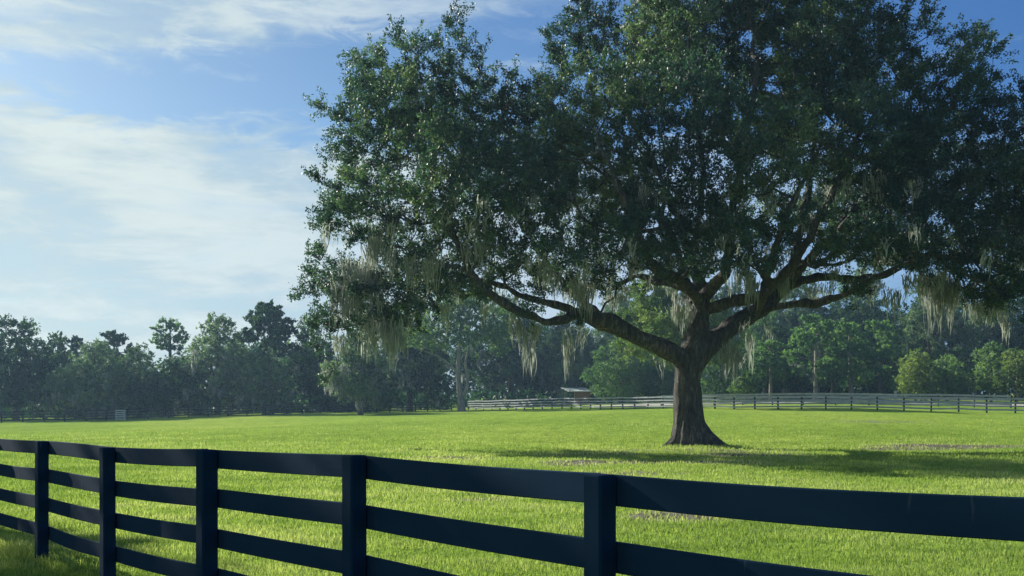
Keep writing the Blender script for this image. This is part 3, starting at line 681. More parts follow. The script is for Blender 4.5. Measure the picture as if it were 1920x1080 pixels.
# ------------------------------------------------------------------ other trees
def make_tree(name, label, group, kind, px, top, Y, wpx, leafm, seed, barkm='far_bark', nleaf=None, low=None, moss=0, ls=0.36, lean=0.0, cat='tree', x=None, height=None, width=None, tint0=0.42, ratio=1.0, cbase=None):
    r = np.random.default_rng(seed)
    X = (px - 960) / F * Y if x is None else x
    z0 = hz1(X, Y)
    H = (EYE + (HOR - top) / F * Y - z0) if height is None else height
    W = wpx / F * Y if width is None else width
    root = empty(name, (X, Y, z0), label, cat, group)
    lob = []; limbs_ = []
    base = np.array([X, Y, z0])
    def lm(rows, step=0.5):
        Q = catmull(np.array(rows, float), step); return (Q[:, :3], np.maximum(Q[:, 3], 0.015))
    tr_r = max(0.09, 0.024 * H + 0.006 * W)
    if kind == 'oak':
        cb = 0.16 if cbase is None else cbase
        nl = 11
        fork = base + np.array([lean * 0.3, 0, H * max(cb + 0.1, 0.26)])
        limbs_.append(lm([[*(base - [0, 0, 0.3]), tr_r * 1.5], [*(base + [0, 0, 0.5]), tr_r * 1.1], [*(fork), tr_r * 0.95], [*(base + [lean, 0, H * 0.6]), tr_r * 0.5], [*(base + [lean, 0, H * 0.88]), tr_r * 0.12]]))
        for i in range(nl):
            a = i * 2.4 + r.uniform(-0.4, 0.4); hh = cb + (1 - cb) * (i + 0.7) / (nl + 0.6)
            prof = math.sin(min(1.0, (hh - cb) / (1 - cb) * 0.85 + 0.28) * math.pi) ** 0.7
            rad = W * 0.5 * prof * r.uniform(0.55, 0.78)
            c = base + np.array([math.cos(a) * rad + lean * hh, math.sin(a) * rad * 0.8, H * (hh * 0.86 + 0.01)])
            s = W * r.uniform(0.17, 0.25) * (0.75 + 0.35 * prof)
            lob.append((c[0], c[1], c[2], s, s, min(s * 0.72, H * 0.16)))
            limbs_.append(lm([[*fork, tr_r * 0.45], [*(fork * 0.55 + c * 0.45 + [0, 0, -H * 0.03]), tr_r * 0.3], [*c, tr_r * 0.1]]))
        lob.append((base[0] + lean, base[1], base[2] + H * 0.86, W * 0.2, W * 0.2, H * 0.13))
        lob.append((base[0] + lean * .6, base[1], base[2] + H * 0.58, W * 0.3, W * 0.3, H * 0.24))
        mind = max(0.7, W * 0.085); twl = 1.05 * mind; up = 0.2
    elif kind == 'pine':
        cb = 0.5 if cbase is None else cbase
        limbs_.append(lm([[*(base - [0, 0, 0.3]), tr_r * 1.2], [*(base + [lean * 0.3, 0, H * 0.3]), tr_r * 0.9], [*(base + [lean * 0.7, 0, H * 0.65]), tr_r * 0.6], [*(base + [lean, 0, H * 0.95]), tr_r * 0.15]]))
        nl = 13
        for i in range(nl):
            a = i * 2.4 + r.uniform(-0.5, 0.5); hh = cb + (0.97 - cb) * (i + 0.3) / nl
            prof = math.sin(min(1, (hh - cb) / (1 - cb) * 0.75 + 0.2) * math.pi) ** 0.8
            rad = W * 0.5 * prof * r.uniform(0.5, 0.8); s = W * r.uniform(0.13, 0.2) * (0.7 + 0.5 * prof)
            c = base + np.array([math.cos(a) * rad + lean * hh, math.sin(a) * rad, H * hh])
            lob.append((c[0], c[1], c[2], s, s, s * 0.55))
            st = base + np.array([lean * hh, 0, H * (hh - 0.07)])
            limbs_.append(lm([[*st, tr_r * 0.25], [*(st * 0.5 + c * 0.5 + [0, 0, 0.1]), tr_r * 0.17], [*c, tr_r * 0.06]]))
        lob.append((base[0] + lean, base[1], base[2] + H * 0.93, W * 0.2, W * 0.2, H * 0.06))
        mind = max(0.6, W * 0.085); twl = 0.9 * mind; up = 0.5
    else:   # 'young': upright leafy crown almost to the ground
        cb = 0.12 if cbase is None else cbase
        limbs_.append(lm([[*(base - [0, 0, 0.2]), tr_r], [*(base + [0.1, 0, H * 0.3]), tr_r * 0.8], [*(base + [lean, 0, H * 0.92]), tr_r * 0.12]]))
        nl = 12
        for i in range(nl):
            a = i * 2.4 + r.uniform(-0.5, 0.5); t = (i + 0.5) / nl; hh = cb + (0.95 - cb) * t
            prof = math.sin((0.22 + 0.74 * t) * math.pi) ** 0.75
            rad = W * 0.5 * prof * r.uniform(0.45, 0.72); s = W * r.uniform(0.17, 0.25) * (0.65 + 0.45 * prof)
            c = base + np.array([math.cos(a) * rad + lean * hh, math.sin(a) * rad, H * hh])
            lob.append((c[0], c[1], c[2], s, s, s * 0.8))
            st = base + np.array([lean * hh, 0, H * max(0.08, hh - 0.16)])
            limbs_.append(lm([[*st, tr_r * 0.3], [*c, tr_r * 0.08]]))
        lob.append((base[0] + lean, base[1], base[2] + H * 0.55, W * 0.27, W * 0.27, H * 0.3))
        lob.append((base[0] + lean, base[1], base[2] + H * 0.93, W * 0.12, W * 0.12, H * 0.06))
        mind = max(0.5, W * 0.09); twl = 1.0 * mind; up = 0.5
    ce = sample_clusters(lob, mind, r, tries=30)
    cc = base + np.array([0, 0, H * 0.5]); dr = ce - cc; dr /= np.linalg.norm(dr, axis=1)[:, None] + 1e-6
    tg = grow(limbs_, ce, r, max(0.6, mind), 0.1)
    V, Fc = wood_mesh(limbs_, tg, (8, 4))
    mesh_obj('trunk', V, Fc, M[barkm], root, smooth=True)
    area = W * H * 0.8
    nlf = int(np.clip((8.0 if nleaf is None else nleaf) * area / (ls * ls * 0.5 * 0.55) / len(ce), 14, 260))
    LV, LF, ci, tw, tl = leaves(ce, dr, nlf, twl, ls, ls * 0.5, r, ntw=7, spread=0.14 * mind, up=up, outw=0.6, sizes=r.uniform(0.7, 1.3, len(ce)))
    ct = np.clip(tint0 + 0.75 * (vnoise(ce[:, 0] * 0.35 + seed, ce[:, 2] * 0.45 + ce[:, 1] * 0.2, seed) - 0.45) + r.normal(0, 0.12, len(ce)), 0, 1)
    tn = np.clip(ct[ci] + r.normal(0, 0.13, len(ci)), 0, 1)
    mesh_obj('crown', LV, LF, M[leafm], root, attrs={'tint': np.repeat(tn, 4)})
    if moss:
        mv = []; mf = []; mt_ = []; n_ = 0
        lowc = ce[ce[:, 2] < z0 + H * 0.72]
        pick = lowc[r.integers(0, len(lowc), moss)]
        for c in pick:
            V, Fq, tt = moss_strands(c + np.array([0, -0.6 * mind, -0.2]), r.uniform(0.4, 1.3), r.uniform(0.8, 2.4), int(r.integers(18, 40)), r, wid=0.07, stiff=0.09)
            mesh_obj('hanging_moss', V, Fq, M['moss'], root, attrs={'tint': tt * 0.8})
    return root

GL = 'trees of the dark wood along the left edge of the pasture'
GR = 'trees of the wood behind the right far fence'
TR = [
 # name, label, group, kind, px, top, Y, wpx, mat, seed, kwargs
 ('oak_tree', 'big dark rounded oak at the far left edge of the treeline', GL, 'oak', 30, 602, 140, 190, 'dark_leaf', 1, dict(moss=10, tint0=0.25)),
 ('oak_tree', 'narrow pale-topped tree just right of the big dark oak at the left edge', GL, 'oak', 108, 624, 152, 74, 'dark_leaf', 2, dict(tint0=0.5)),
 ('pine_tree', 'small round-headed dark tree peeping above the treeline left of the broad pale oak', GL, 'pine', 144, 632, 165, 46, 'dark_leaf', 3, dict(tint0=0.25)),
 ('oak_tree', 'broad pale grey-green mossy oak standing left of the white gate', GL, 'oak', 178, 638, 134, 150, 'mossy_leaf', 4, dict(moss=34, tint0=0.68)),
 ('pine_tree', 'flat round treetop rising just above the broad pale mossy oak', GL, 'pine', 214, 622, 160, 84, 'dark_leaf', 5, dict(tint0=0.3, cbase=0.45)),
 ('oak_tree', 'medium dark oak directly behind the white gate', GL, 'oak', 262, 650, 136, 120, 'mossy_leaf', 6, dict(moss=12, tint0=0.4)),
 ('pine_tree', 'thin pine with a wispy open head standing above the left treeline', GL, 'pine', 319, 598, 152, 66, 'needle', 7, dict(cbase=0.66, tint0=0.3, nleaf=2.6)),
 ('oak_tree', 'low dark oak under the thin wispy pine', GL, 'oak', 322, 672, 138, 100, 'dark_leaf', 8, dict(moss=10, tint0=0.35)),
 ('oak_tree', 'large tall mossy oak between the thin wispy pine and the tall broad-headed pine', GL, 'oak', 408, 590, 142, 150, 'mossy_leaf', 9, dict(moss=60, tint0=0.55)),
 ('pine_tree', 'tall broad-headed pine, the tallest of the left treeline', GL, 'pine', 507, 569, 146, 104, 'dark_leaf', 10, dict(cbase=0.56, tint0=0.38)),
 ('oak_tree', 'dark oak below the tall broad-headed pine', GL, 'oak', 495, 655, 138, 120, 'mossy_leaf', 11, dict(moss=34, tint0=0.45)),
 ('oak_tree', 'tall dark oak just right of the tall broad-headed pine', GL, 'oak', 578, 604, 150, 120, 'dark_leaf', 12, dict(moss=10, tint0=0.28)),
 ('oak_tree', 'low mossy weeping oak under the left end of the live oak crown', GL, 'oak', 676, 612, 124, 130, 'mossy_leaf', 13, dict(moss=60, tint0=0.5, cbase=0.2)),
 ('oak_tree', 'dark leafy tree between the weeping oak and the pale forked trunk', GL, 'oak', 768, 566, 152, 160, 'dark_leaf', 14, dict(moss=26, tint0=0.4)),
 ('oak_tree', 'dark tall tree filling the gap right of the pale forked trunk', GL, 'oak', 958, 562, 176, 180, 'dark_leaf', 16, dict(moss=30, tint0=0.3)),
 ('oak_tree', 'grey-green mossy tree directly behind the small tin-roofed shelter', GL, 'oak', 1066, 586, 172, 150, 'mossy_leaf', 17, dict(moss=20, tint0=0.6)),
 ('young_pine', 'bushy bright green young pine right of the tin-roofed shelter', GR, 'young', 1162, 646, 150, 118, 'green_leaf', 18, dict(tint0=0.5)),
 ('young_pine', 'bright green young pine partly hidden by the left side of the live oak trunk', GR, 'young', 1238, 652, 147, 90, 'green_leaf', 19, dict(tint0=0.42)),
 ('oak_tree', 'yellow-green leafy tree seen in the fork left of the live oak trunk', GR, 'oak', 1290, 512, 114, 230, 'bright_leaf', 20, dict(tint0=0.32, cbase=0.5, ls=0.3, lean=-3.2)),
 ('young_pine', 'dark green young tree just right of the live oak trunk', GR, 'young', 1352, 640, 148, 110, 'green_leaf', 21, dict(tint0=0.2)),
 ('small_pine', 'low scrubby pine behind the fence, a little right of the live oak trunk', GR, 'young', 1398, 700, 132, 60, 'dark_leaf', 22, dict(tint0=0.7, cbase=0.3)),
 ('oak_tree', 'dark green tree behind the two pale slim trunks', GR, 'oak', 1436, 590, 158, 150, 'green_leaf', 23, dict(tint0=0.12, moss=8)),
 ('pine_tree', 'slim pine with a bare pale leaning trunk, left of the moss-draped pine', GR, 'pine', 1445, 640, 150, 90, 'needle', 24, dict(cbase=0.42, barkm='pale_bark', tint0=0.35)),
 ('pine_tree', 'light green pine with moss on its low branch and a bare pale trunk', GR, 'pine', 1530, 592, 142, 118, 'needle', 25, dict(cbase=0.3, barkm='pale_bark', tint0=0.62, moss=8)),
 ('pine_tree', 'tall light green pine right of the moss-draped pine', GR, 'pine', 1596, 606, 144, 112, 'needle', 26, dict(cbase=0.26, barkm='pale_bark', tint0=0.55, lean=-0.3)),
 ('pine_tree', 'green pine with low spreading branches, left of the yellow-green small tree', GR, 'pine', 1648, 604, 150, 112, 'needle', 27, dict(cbase=0.2, tint0=0.4, lean=0.3)),
 ('pine_tree', 'short open pine in front, between two taller pines behind the fence', GR, 'pine', 1560, 668, 140, 60, 'needle', 28, dict(cbase=0.35, tint0=0.4)),
 ('small_tree', 'yellow-green rounded small tree behind the fence, left of a darker one touching it', GR, 'young', 1716, 664, 128, 84, 'bright_leaf', 29, dict(tint0=0.38, cbase=0.16)),
 ('small_tree', 'darker green rounded small tree touching the yellow-green one on its right', GR, 'young', 1774, 672, 131, 84, 'green_leaf', 30, dict(tint0=0.65, cbase=0.16)),
 ('small_tree', 'soft grey-green round small tree near the right edge', GR, 'young', 1858, 645, 134, 76, 'green_leaf', 31, dict(tint0=0.5, cbase=0.2)),
 ('small_tree', 'yellow-green small tree with a pale forked trunk at the right edge', GR, 'young', 1906, 658, 124, 84, 'bright_leaf', 32, dict(tint0=0.34, cbase=0.22, barkm='pale_bark')),
 ('oak_tree', 'large mossy oak of the wood above the two small yellow-green trees', GR, 'oak', 1752, 518, 160, 170, 'mossy_leaf', 33, dict(moss=40, tint0=0.5)),
 ('oak_tree', 'tall mossy oak of the wood at the right edge', GR, 'oak', 1880, 515, 168, 180, 'mossy_leaf', 34, dict(moss=40, tint0=0.45)),
 ('oak_tree', 'tall oak crown high behind the light green pines', GR, 'oak', 1610, 512, 178, 200, 'green_leaf', 35, dict(tint0=0.3, moss=10)),
 ('oak_tree', 'grey-green oak crown high behind the live oak right limb', GR, 'oak', 1490, 512, 180, 200, 'mossy_leaf', 36, dict(tint0=0.6, moss=10)),
 ('oak_tree', 'dark oak behind the bright young pines left of the live oak trunk', GR, 'oak', 1170, 542, 186, 190, 'mossy_leaf', 37, dict(tint0=0.45, moss=14)),
 ('oak_tree', 'dark oak crown far behind the live oak trunk', GR, 'oak', 1360, 530, 184, 200, 'dark_leaf', 38, dict(tint0=0.35, moss=10)),
 ('oak_tree', 'dark mossy oak just beyond the right edge of the two yellow-green small trees', GR, 'oak', 1980, 530, 150, 160, 'dark_leaf', 39, dict(moss=20, tint0=0.4)),
]
for name, label, group, kind, px, top, Y, wpx, lmx, seed, kw in TR:
    make_tree(name, label, group, kind, px, top, Y, wpx, lmx, seed, **kw)

# forked pale-trunk tree at the fence corner
ft = empty('forked_tree', (*at(866, 769, 140)[:2], hz1(at(866, 769, 140)[0], 140)), 'green tree with a pale forked trunk standing at the left end of the far fence', 'tree')
fb = np.array(ft.location); r = np.random.default_rng(61)
s14 = 140 / F
def q(px, py, rad, dy=0): p = at(px, py, 140 + dy); return [p[0], p[1], p[2], rad]
fl = []
for rows in [[q(866, 773, 0.62), q(863, 745, 0.42), q(860, 715, 0.36), q(859, 685, 0.3), q(862, 650, 0.24), q(864, 615, 0.16), q(860, 580, 0.08)],
             [q(866, 742, 0.3), q(875, 728, 0.26), q(877, 705, 0.22), q(873, 682, 0.18), q(880, 650, 0.12, 1)],
             [q(859, 700, 0.16), q(845, 685, 0.15), q(825, 670, 0.12), q(800, 660, 0.08), q(775, 650, 0.05)],
             [q(863, 640, 0.13), q(900, 630, 0.1, 1), q(930, 640, 0.06, 1)], [q(862, 620, 0.1), q(830, 600, 0.08, -1), q(800, 610, 0.05, -1)]]:
    Q = catmull(np.array(rows, float), 0.4); fl.append((Q[:, :3], Q[:, 3]))
flob = []
for px, py, rx, ry, dy in [(790, 632, 34, 16, 0), (830, 610, 40, 24, -1), (855, 575, 40, 26, 1), (890, 600, 40, 28, 1), (925, 625, 34, 22, 0), (900, 565, 30, 20, -1), (810, 645, 36, 12, 1), (940, 590, 24, 20, 1), (870, 635, 34, 14, -2), (935, 655, 20, 12, 0)]:
    p = at(px, py, 140 + dy); flob.append((p[0], p[1], p[2], rx * s14, rx * s14 * 0.8, ry * s14))
ce = sample_clusters(flob, 0.75, r, tries=30); dr = ce - (fb + [0, 0, 9]); dr /= np.linalg.norm(dr, axis=1)[:, None]
tg = grow(fl, ce, r, 0.7, 0.1); V, Fc = wood_mesh(fl, tg, (10, 4)); mesh_obj('trunk', V, Fc, M['pale_bark'], ft, smooth=True)
LV, LF, ci, _, _ = leaves(ce, dr, 60, 0.9, 0.34, 0.18, r, ntw=7, spread=0.1, up=0.3)
mesh_obj('crown', LV, LF, M['green_leaf'], ft, attrs={'tint': np.repeat(np.clip(r.normal(0.62, 0.2, len(ci)), 0, 1), 4)})

# the roadside tree left of the camera that throws its shade on the near fence
make_tree('oak_tree', 'roadside oak left of the camera shading the near fence', None, 'oak', 0, 0, 20.2, 0, 'oak_leaf', 77, x=-21.4, height=19, width=10.5, moss=8, ls=0.22, nleaf=6.0, cbase=0.22)

# the wood behind: too dense to count
def wood_mass():
    r = np.random.default_rng(123)
    lob = []; limbs_ = []
    for k in range(250):
        px = r.uniform(-160, 2120); Y = r.uniform(182, 222) if px > 640 else r.uniform(162, 200)
        X = (px - 960) / F * Y; z = hz1(X, Y)
        topy = np.interp(px, [-160, 0, 120, 250, 330, 420, 560, 700, 850, 1000, 1150, 1300, 1500, 1700, 1920, 2120], [630, 630, 655, 662, 672, 640, 630, 625, 610, 600, 610, 590, 565, 560, 550, 550]) + r.uniform(0, 70)
        H = EYE + (HOR - topy) / F * Y - z; H = max(H, 3)
        s = r.uniform(1.8, 3.2)
        for j in range(4):
            lob.append((X + r.normal(0, 1.2), Y + r.normal(0, 1.5), z + H * (0.22 + 0.7 * j / 3) - s * 0.4, s * r.uniform(0.8, 1.2), s, s * 0.8))
        limbs_.append(lm_([[X, Y, z - 0.3, 0.22], [X + r.normal(0, 0.3), Y, z + H * 0.5, 0.15], [X + r.normal(0, 0.5), Y, z + H * 0.85, 0.05]]))
    for k in range(150):     # dark undergrowth at the foot of the wood
        px = r.uniform(-160, 2120); Y = r.uniform(158, 176) if px > 1000 else (r.uniform(160, 176) if px > 700 else r.uniform(142, 158))
        X = (px - 960) / F * Y; z = hz1(X, Y); s = r.uniform(1.0, 2.2)
        lob.append((X, Y, z + s * 0.5, s * 1.5, s, s * 0.8))
    ce = sample_clusters(lob, 1.35, r, tries=14)
    d = r.normal(size=ce.shape); d /= np.linalg.norm(d, axis=1)[:, None]
    LV, LF, ci, _, _ = leaves(ce, d, 26, 1.5, 0.66, 0.40, r, ntw=6, spread=0.3)
    V, Fc = wood_mesh(limbs_, [], (5, 3))
    n = len(V); allV = np.concatenate([V, LV])
    faces = Fc + (LF + n).tolist()
    tn = np.concatenate([np.zeros(n), np.repeat(np.clip(r.normal(0.28, 0.14, len(ce))[ci] + r.normal(0, 0.1, len(ci)), 0, 1), 4)])
    o = mesh_obj('woodland', allV, faces, [M['far_bark'], M['dark_leaf']], attrs={'tint': tn}, fmat=[0] * len(Fc) + [1] * len(LF))
    tag(o, 'dense dark wood closing the pasture behind the separate trees', 'woodland', kind='stuff')
    print('wood clusters', len(ce))
def lm_(rows):
    Q = catmull(np.array(rows, float), 2.0); return (Q[:, :3], np.maximum(Q[:, 3], 0.015))
wood_mass()

# ------------------------------------------------------------------ fences
def box_between(a, b, h, th, sag=0.0, nseg=6, bow=0.0):
    """a board from a to b (centre line), height h, thickness th; returns V, faces"""
    a = np.array(a, float); b = np.array(b, float)
    d = b - a; d[2] = 0; d /= np.linalg.norm(d); s = np.array([-d[1], d[0], 0])
    V = []; Fc = []
    for i in range(nseg + 1):
        t = i / nseg; p = a + (b - a) * t; p[2] -= sag * math.sin(t * math.pi); p = p + s * bow * math.sin(t * math.pi)
        e = 0.004
        for (u, w) in ((-th / 2, -h / 2 + e), (-th / 2 + e, -h / 2), (th / 2 - e, -h / 2), (th / 2, -h / 2 + e), (th / 2, h / 2 - e), (th / 2 - e, h / 2), (-th / 2 + e, h / 2), (-th / 2, h / 2 - e)):
            V.append(p + s * u + np.array([0, 0, w]))
    for i in range(nseg):
        for j in range(8):
            k = (j + 1) % 8; Fc.append([i * 8 + j, i * 8 + k, (i + 1) * 8 + k, (i + 1) * 8 + j])
    Fc.append([7, 6, 5, 4, 3, 2, 1, 0]); Fc.append([nseg * 8 + j for j in range(8)])
    return np.array(V), Fc

def post_square(p, w, top, bot, rot, tilt=0.0):
    """square sawn post with eased corners and a slightly sloped top"""
    c, s = math.cos(rot), math.sin(rot); V = []; Fc = []
    o = w / 2; e = w * 0.09
    ring = [(-o + e, -o), (o - e, -o), (o, -o + e), (o, o - e), (o - e, o), (-o + e, o), (-o, o - e), (-o, -o + e)]
    for z, k in ((bot, 1.04), ((bot + top) / 2, 1.0), (top - 0.008, 1.0), (top, 0.92)):
        for (u, v) in ring:
            V.append([p[0] + (u * c - v * s) * k + tilt * (z - bot), p[1] + (u * s + v * c) * k, z])
    for i in range(3):
        for j in range(8):
            k = (j + 1) % 8; Fc.append([i * 8 + j, i * 8 + k, (i + 1) * 8 + k, (i + 1) * 8 + j])
    Fc.append([24 + j for j in range(8)]); Fc.append([7, 6, 5, 4, 3, 2, 1, 0])
    return np.array(V), Fc

# near fence
NF = {}
Z0 = 11.2; OFF = {-3: -0.05, -2: -0.05, -1: -0.05, 0: -0.036, 1: -0.043, 2: 0.0, 3: 0.033, 4: 0.018, 5: 0.035, 6: 0.04}
for k in range(-3, 7):
    Zk = Z0 * (1 - 0.1448 * k); pxk = (78 + 98.8 * k) / (1 - 0.1448 * k)
    NF[k] = np.array([(pxk - 960) / F * Zk, Zk, OFF[k]])
# measured small departures of single posts
NF[1][0] -= 0.02; NF[3][0] += 0.01
fd = NF[5] - NF[0]; frot = math.atan2(fd[1], fd[0])
fence = empty('board_fence', (*NF[0][:2], 0.0), 'dark navy-black four-board wooden fence running across the foreground', 'fence')
nrm = np.array([math.sin(frot), -math.cos(frot), 0])          # towards the camera side
if nrm[1] > 0: nrm = -nrm
rf = np.random.default_rng(4)
for k, p in NF.items():
    w = {2: 0.128, 4: 0.112}.get(k, 0.114)
    t_ = 1 + (w / 2 + 0.0145) / float(np.dot(p[:2], nrm[:2]))          # the post stands just in front of the rail line
    pp = np.array([p[0] * t_, p[1] * t_, p[2]])
    V, Fc = post_square(pp, w, EYE - (EYE - 1.37 - p[2]) * t_ - 0.004, -0.25, frot, tilt=rf.normal(0, 0.003))
    mesh_obj('post', V, Fc, M['black_post'], fence)
tops = [1.37, 1.066, 0.762, 0.462]
ks = sorted(NF)
for i in range(len(ks) - 1):
    a, b = NF[ks[i]], NF[ks[i + 1]]
    dd = (b - a); dd[2] = 0; dd /= np.linalg.norm(dd)
    for j, tp in enumerate(tops):
        off = nrm * 0.0
        za = tp - 0.07 + a[2] + rf.normal(0, 0.003); zb = tp - 0.07 + b[2] + rf.normal(0, 0.003)
        sag = 0.004 + abs(rf.normal(0, 0.005))
        if j == 3 and ks[i] == 0: sag = 0.03
        if j == 0 and ks[i] == 0: sag = -0.006
        g_ = 0.003
        V, Fc = box_between([a[0] + off[0] + dd[0] * g_, a[1] + off[1] + dd[1] * g_, za], [b[0] + off[0] - dd[0] * g_, b[1] + off[1] - dd[1] * g_, zb], 0.141, 0.027, sag, 8, rf.normal(0, 0.004))
        mesh_obj('rail', V, Fc, M['black_board'], fence)

def far_fence(name, pts, label, rail_mat, post_mat, spacing=2.44, tops=(1.37, 1.02, 0.68, 0.36), bh=0.15, pw=0.15, group=None, seed=0, matfn=None, hscale=1.0):
    """walk along (x, y) points"""
    r = np.random.default_rng(seed)
    P = np.array(pts, float); seg = np.linalg.norm(np.diff(P, axis=0), axis=1); cum = np.concatenate([[0], np.cumsum(seg)])
    n = int(cum[-1] / spacing) + 1
    s = np.arange(n) * spacing
    X = np.interp(s, cum, P[:, 0]); Y = np.interp(s, cum, P[:, 1]); Z = gh(X, Y)
    root = empty(name, (X[0], Y[0], Z[0]), label, 'fence', group)
    q_ = [np.array([X[i], Y[i], Z[i] + r.normal(0, 0.02)]) for i in range(n)]
    for i in range(n):
        d = q_[min(i + 1, n - 1)] - q_[max(i - 1, 0)]; rot = math.atan2(d[1], d[0])
        V, Fc = post_square(q_[i], pw, q_[i][2] + 1.40 * hscale, q_[i][2] - 0.2, rot, r.normal(0, 0.02)); mesh_obj('post', V, Fc, M[post_mat], root)
    bms = {}
    for i in range(n - 1):
        a, b = q_[i], q_[i + 1]; d = b - a; d[2] = 0; d /= np.linalg.norm(d); nr = np.array([-d[1], d[0], 0])
        if nr[1] > 0: nr = -nr
        off = nr * (pw / 2 + 0.02)
        for j, tp in enumerate(tops):
            g_ = 0.005
            V, Fc = box_between(a + off + d * g_ + [0, 0, tp * hscale - bh / 2 + r.normal(0, 0.012)], b + off - d * g_ + [0, 0, tp * hscale - bh / 2 + r.normal(0, 0.012)], bh, 0.03, 0.01, 1)
            key = ((i // 4), j)
            bms.setdefault(key, [MB(), (matfn(a[0], j) if matfn else rail_mat)])[0].add(V, Fc)
    for key, (mb, mt) in sorted(bms.items()):
        mb.build('rail', M[mt], root)
    return root, q_

rp = [((px - 960) / F * Y, Y) for px, Y in [(878, 158), (935, 150), (1000, 141), (1060, 134), (1130, 125.5), (1200, 118.5), (1280, 113), (1400, 107), (1550, 102.5), (1730, 99), (1880, 96.5), (2060, 94)]]
far_fence('board_fence', rp, 'weathered grey board fence with black posts crossing the far side of the pasture', 'pale_rail', 'dark_rail', seed=1,
          matfn=lambda x, j: 'pale_rail' if x < 16 else 'grey_rail', tops=(1.40, 1.03, 0.69, 0.35), bh=0.15)
rp2 = [((px - 960) / F * Y, Y) for px, Y in [(1240, 128), (1330, 124), (1500, 118), (1700, 113), (1950, 109)]]
far_fence('board_fence', rp2, 'second grey fence a few steps behind the far fence on the right', 'grey_rail', 'dark_rail', seed=2, spacing=3.6, tops=(1.36, 0.95, 0.5), bh=0.2)
lp = [((px - 960) / F * Y, Y) for px, Y in [(-120, 124), (0, 125.5), (215, 128), (400, 132), (600, 138), (860, 157)]]
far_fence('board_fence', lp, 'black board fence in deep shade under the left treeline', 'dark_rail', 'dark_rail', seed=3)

# white slatted gate in the dark fence
gp = at(225.5, 788, 127.4); gx0 = (215.5 - 960) / F * 127.2; gx1 = (235.5 - 960) / F * 127.6
gate = empty('slatted_gate', (gp[0], 127.4, hz1(gp[0], 127.4)), 'small white slatted gate panel standing in front of the dark left fence', 'gate')
zg = gate.location[2]
for j in range(5):
    V, Fc = box_between([gx0, 127.4, zg + 0.14 + j * 0.27], [gx1, 127.4, zg + 0.12 + j * 0.27], 0.085, 0.03, 0, 1); mesh_obj('slat', V, Fc, M['white_board'], gate)
for x_ in (gx0 + 0.03, gx1 - 0.03):
    V, Fc = post_square([x_, 127.46, 0], 0.04, zg + 1.26, zg - 0.1, 0); mesh_obj('stile', V, Fc, M['white_board'], gate)

# ------------------------------------------------------------------ sandy lane behind the far fence
def strip(name, pts, w, mat, lift=0.03):
    Q = catmull(np.array([[x, y, 0.0] for x, y in pts]), 1.5); T = np.gradient(Q, axis=0); T /= np.linalg.norm(T, axis=1)[:, None]
    Nn = np.stack([-T[:, 1], T[:, 0], 0 * T[:, 0]], 1); cols = 5; V = []
    rr = np.random.default_rng(8)
    for c in range(cols):
        t = (c / (cols - 1) - 0.5) * w
        e = rr.normal(0, 0.18, len(Q)) if c in (0, cols - 1) else 0
        P = Q + Nn * (t + e)[:, None] if not np.isscalar(e) else Q + Nn * t
        P[:, 2] = gh(P[:, 0], P[:, 1]) + lift; V.append(P)
    V = np.stack(V, 1).reshape(-1, 3); n = len(Q)
    ix = np.arange(n * cols).reshape(n, cols)
    Fq = np.stack([ix[:-1, :-1], ix[1:, :-1], ix[1:, 1:], ix[:-1, 1:]], -1).reshape(-1, 4)
    return tag(mesh_obj(name, V, Fq, M[mat], smooth=True), kind='structure')
strip('sandy_lane', [((px - 960) / F * Y, Y) for px, Y in [(1080, 143), (1200, 134), (1330, 129), (1480, 124), (1640, 120), (1800, 117.5), (2000, 116)]], 4.2, 'sand', 0.05)

# ------------------------------------------------------------------ shelter
SY = 158.0
sp = at(1082, 757, SY); sz = hz1(sp[0], SY)
sh = empty('field_shelter', (sp[0], SY, sz), 'small open-sided shelter with a pale tin roof and rust-red back panel behind the far fence', 'shelter')
def P_(px, py, dy=0.0): return at(px, py, SY + dy)
def slab(c4, th):
    c4 = [np.array(c, float) for c in c4]; V = c4 + [c - np.array([0, 0, th]) for c in c4]
    return np.array(V), [[0, 1, 2, 3], [7, 6, 5, 4], [0, 4, 5, 1], [1, 5, 6, 2], [2, 6, 7, 3], [3, 7, 4, 0]]
# single-pitch roof sheet with ribs
mb = MB(); A_, B_, C_, D_ = P_(1066, 733.5, -1.6), P_(1112, 733.0, -1.6), P_(1096, 727, 2.4), P_(1051, 727, 2.4)
A_[2] = B_[2] = A_[2]; C_[2] = D_[2]
V, Fc = slab([A_, B_, C_, D_], 0.07); mb.add(V, Fc)
for t in np.linspace(0.04, 0.96, 9):
    a = A_ * (1 - t) + B_ * t; b = D_ * (1 - t) + C_ * t
    V, Fc = box_between(a + [0, 0, 0.03], b + [0, 0, 0.03], 0.05, 0.05, 0, 1); mb.add(V, Fc)
mb.build('roof', M['tin'], sh)
for px, dy in ((1059, 1.2), (1077.5, -0.9), (1107, -0.9)):
    p = P_(px, 757, dy); V, Fc = post_square(p, 0.17, A_[2] + (0.3 if dy > 0 else 0.02), hz1(p[0], p[1]) - 0.1, 0.0); mesh_obj('post', V, Fc, M['raw_wood'], sh)
p = P_(1059, 733, 1.2); V, Fc = box_between([p[0], p[1], p[2] - 0.45], [p[0] + 0.45, p[1] - 0.3, p[2] + 0.02], 0.1, 0.1, 0, 1); mesh_obj('brace', V, Fc, M['raw_wood'], sh)
mb = MB(); x0 = P_(1079.5, 757)[0]; x1 = P_(1106, 757)[0]
nb = 12
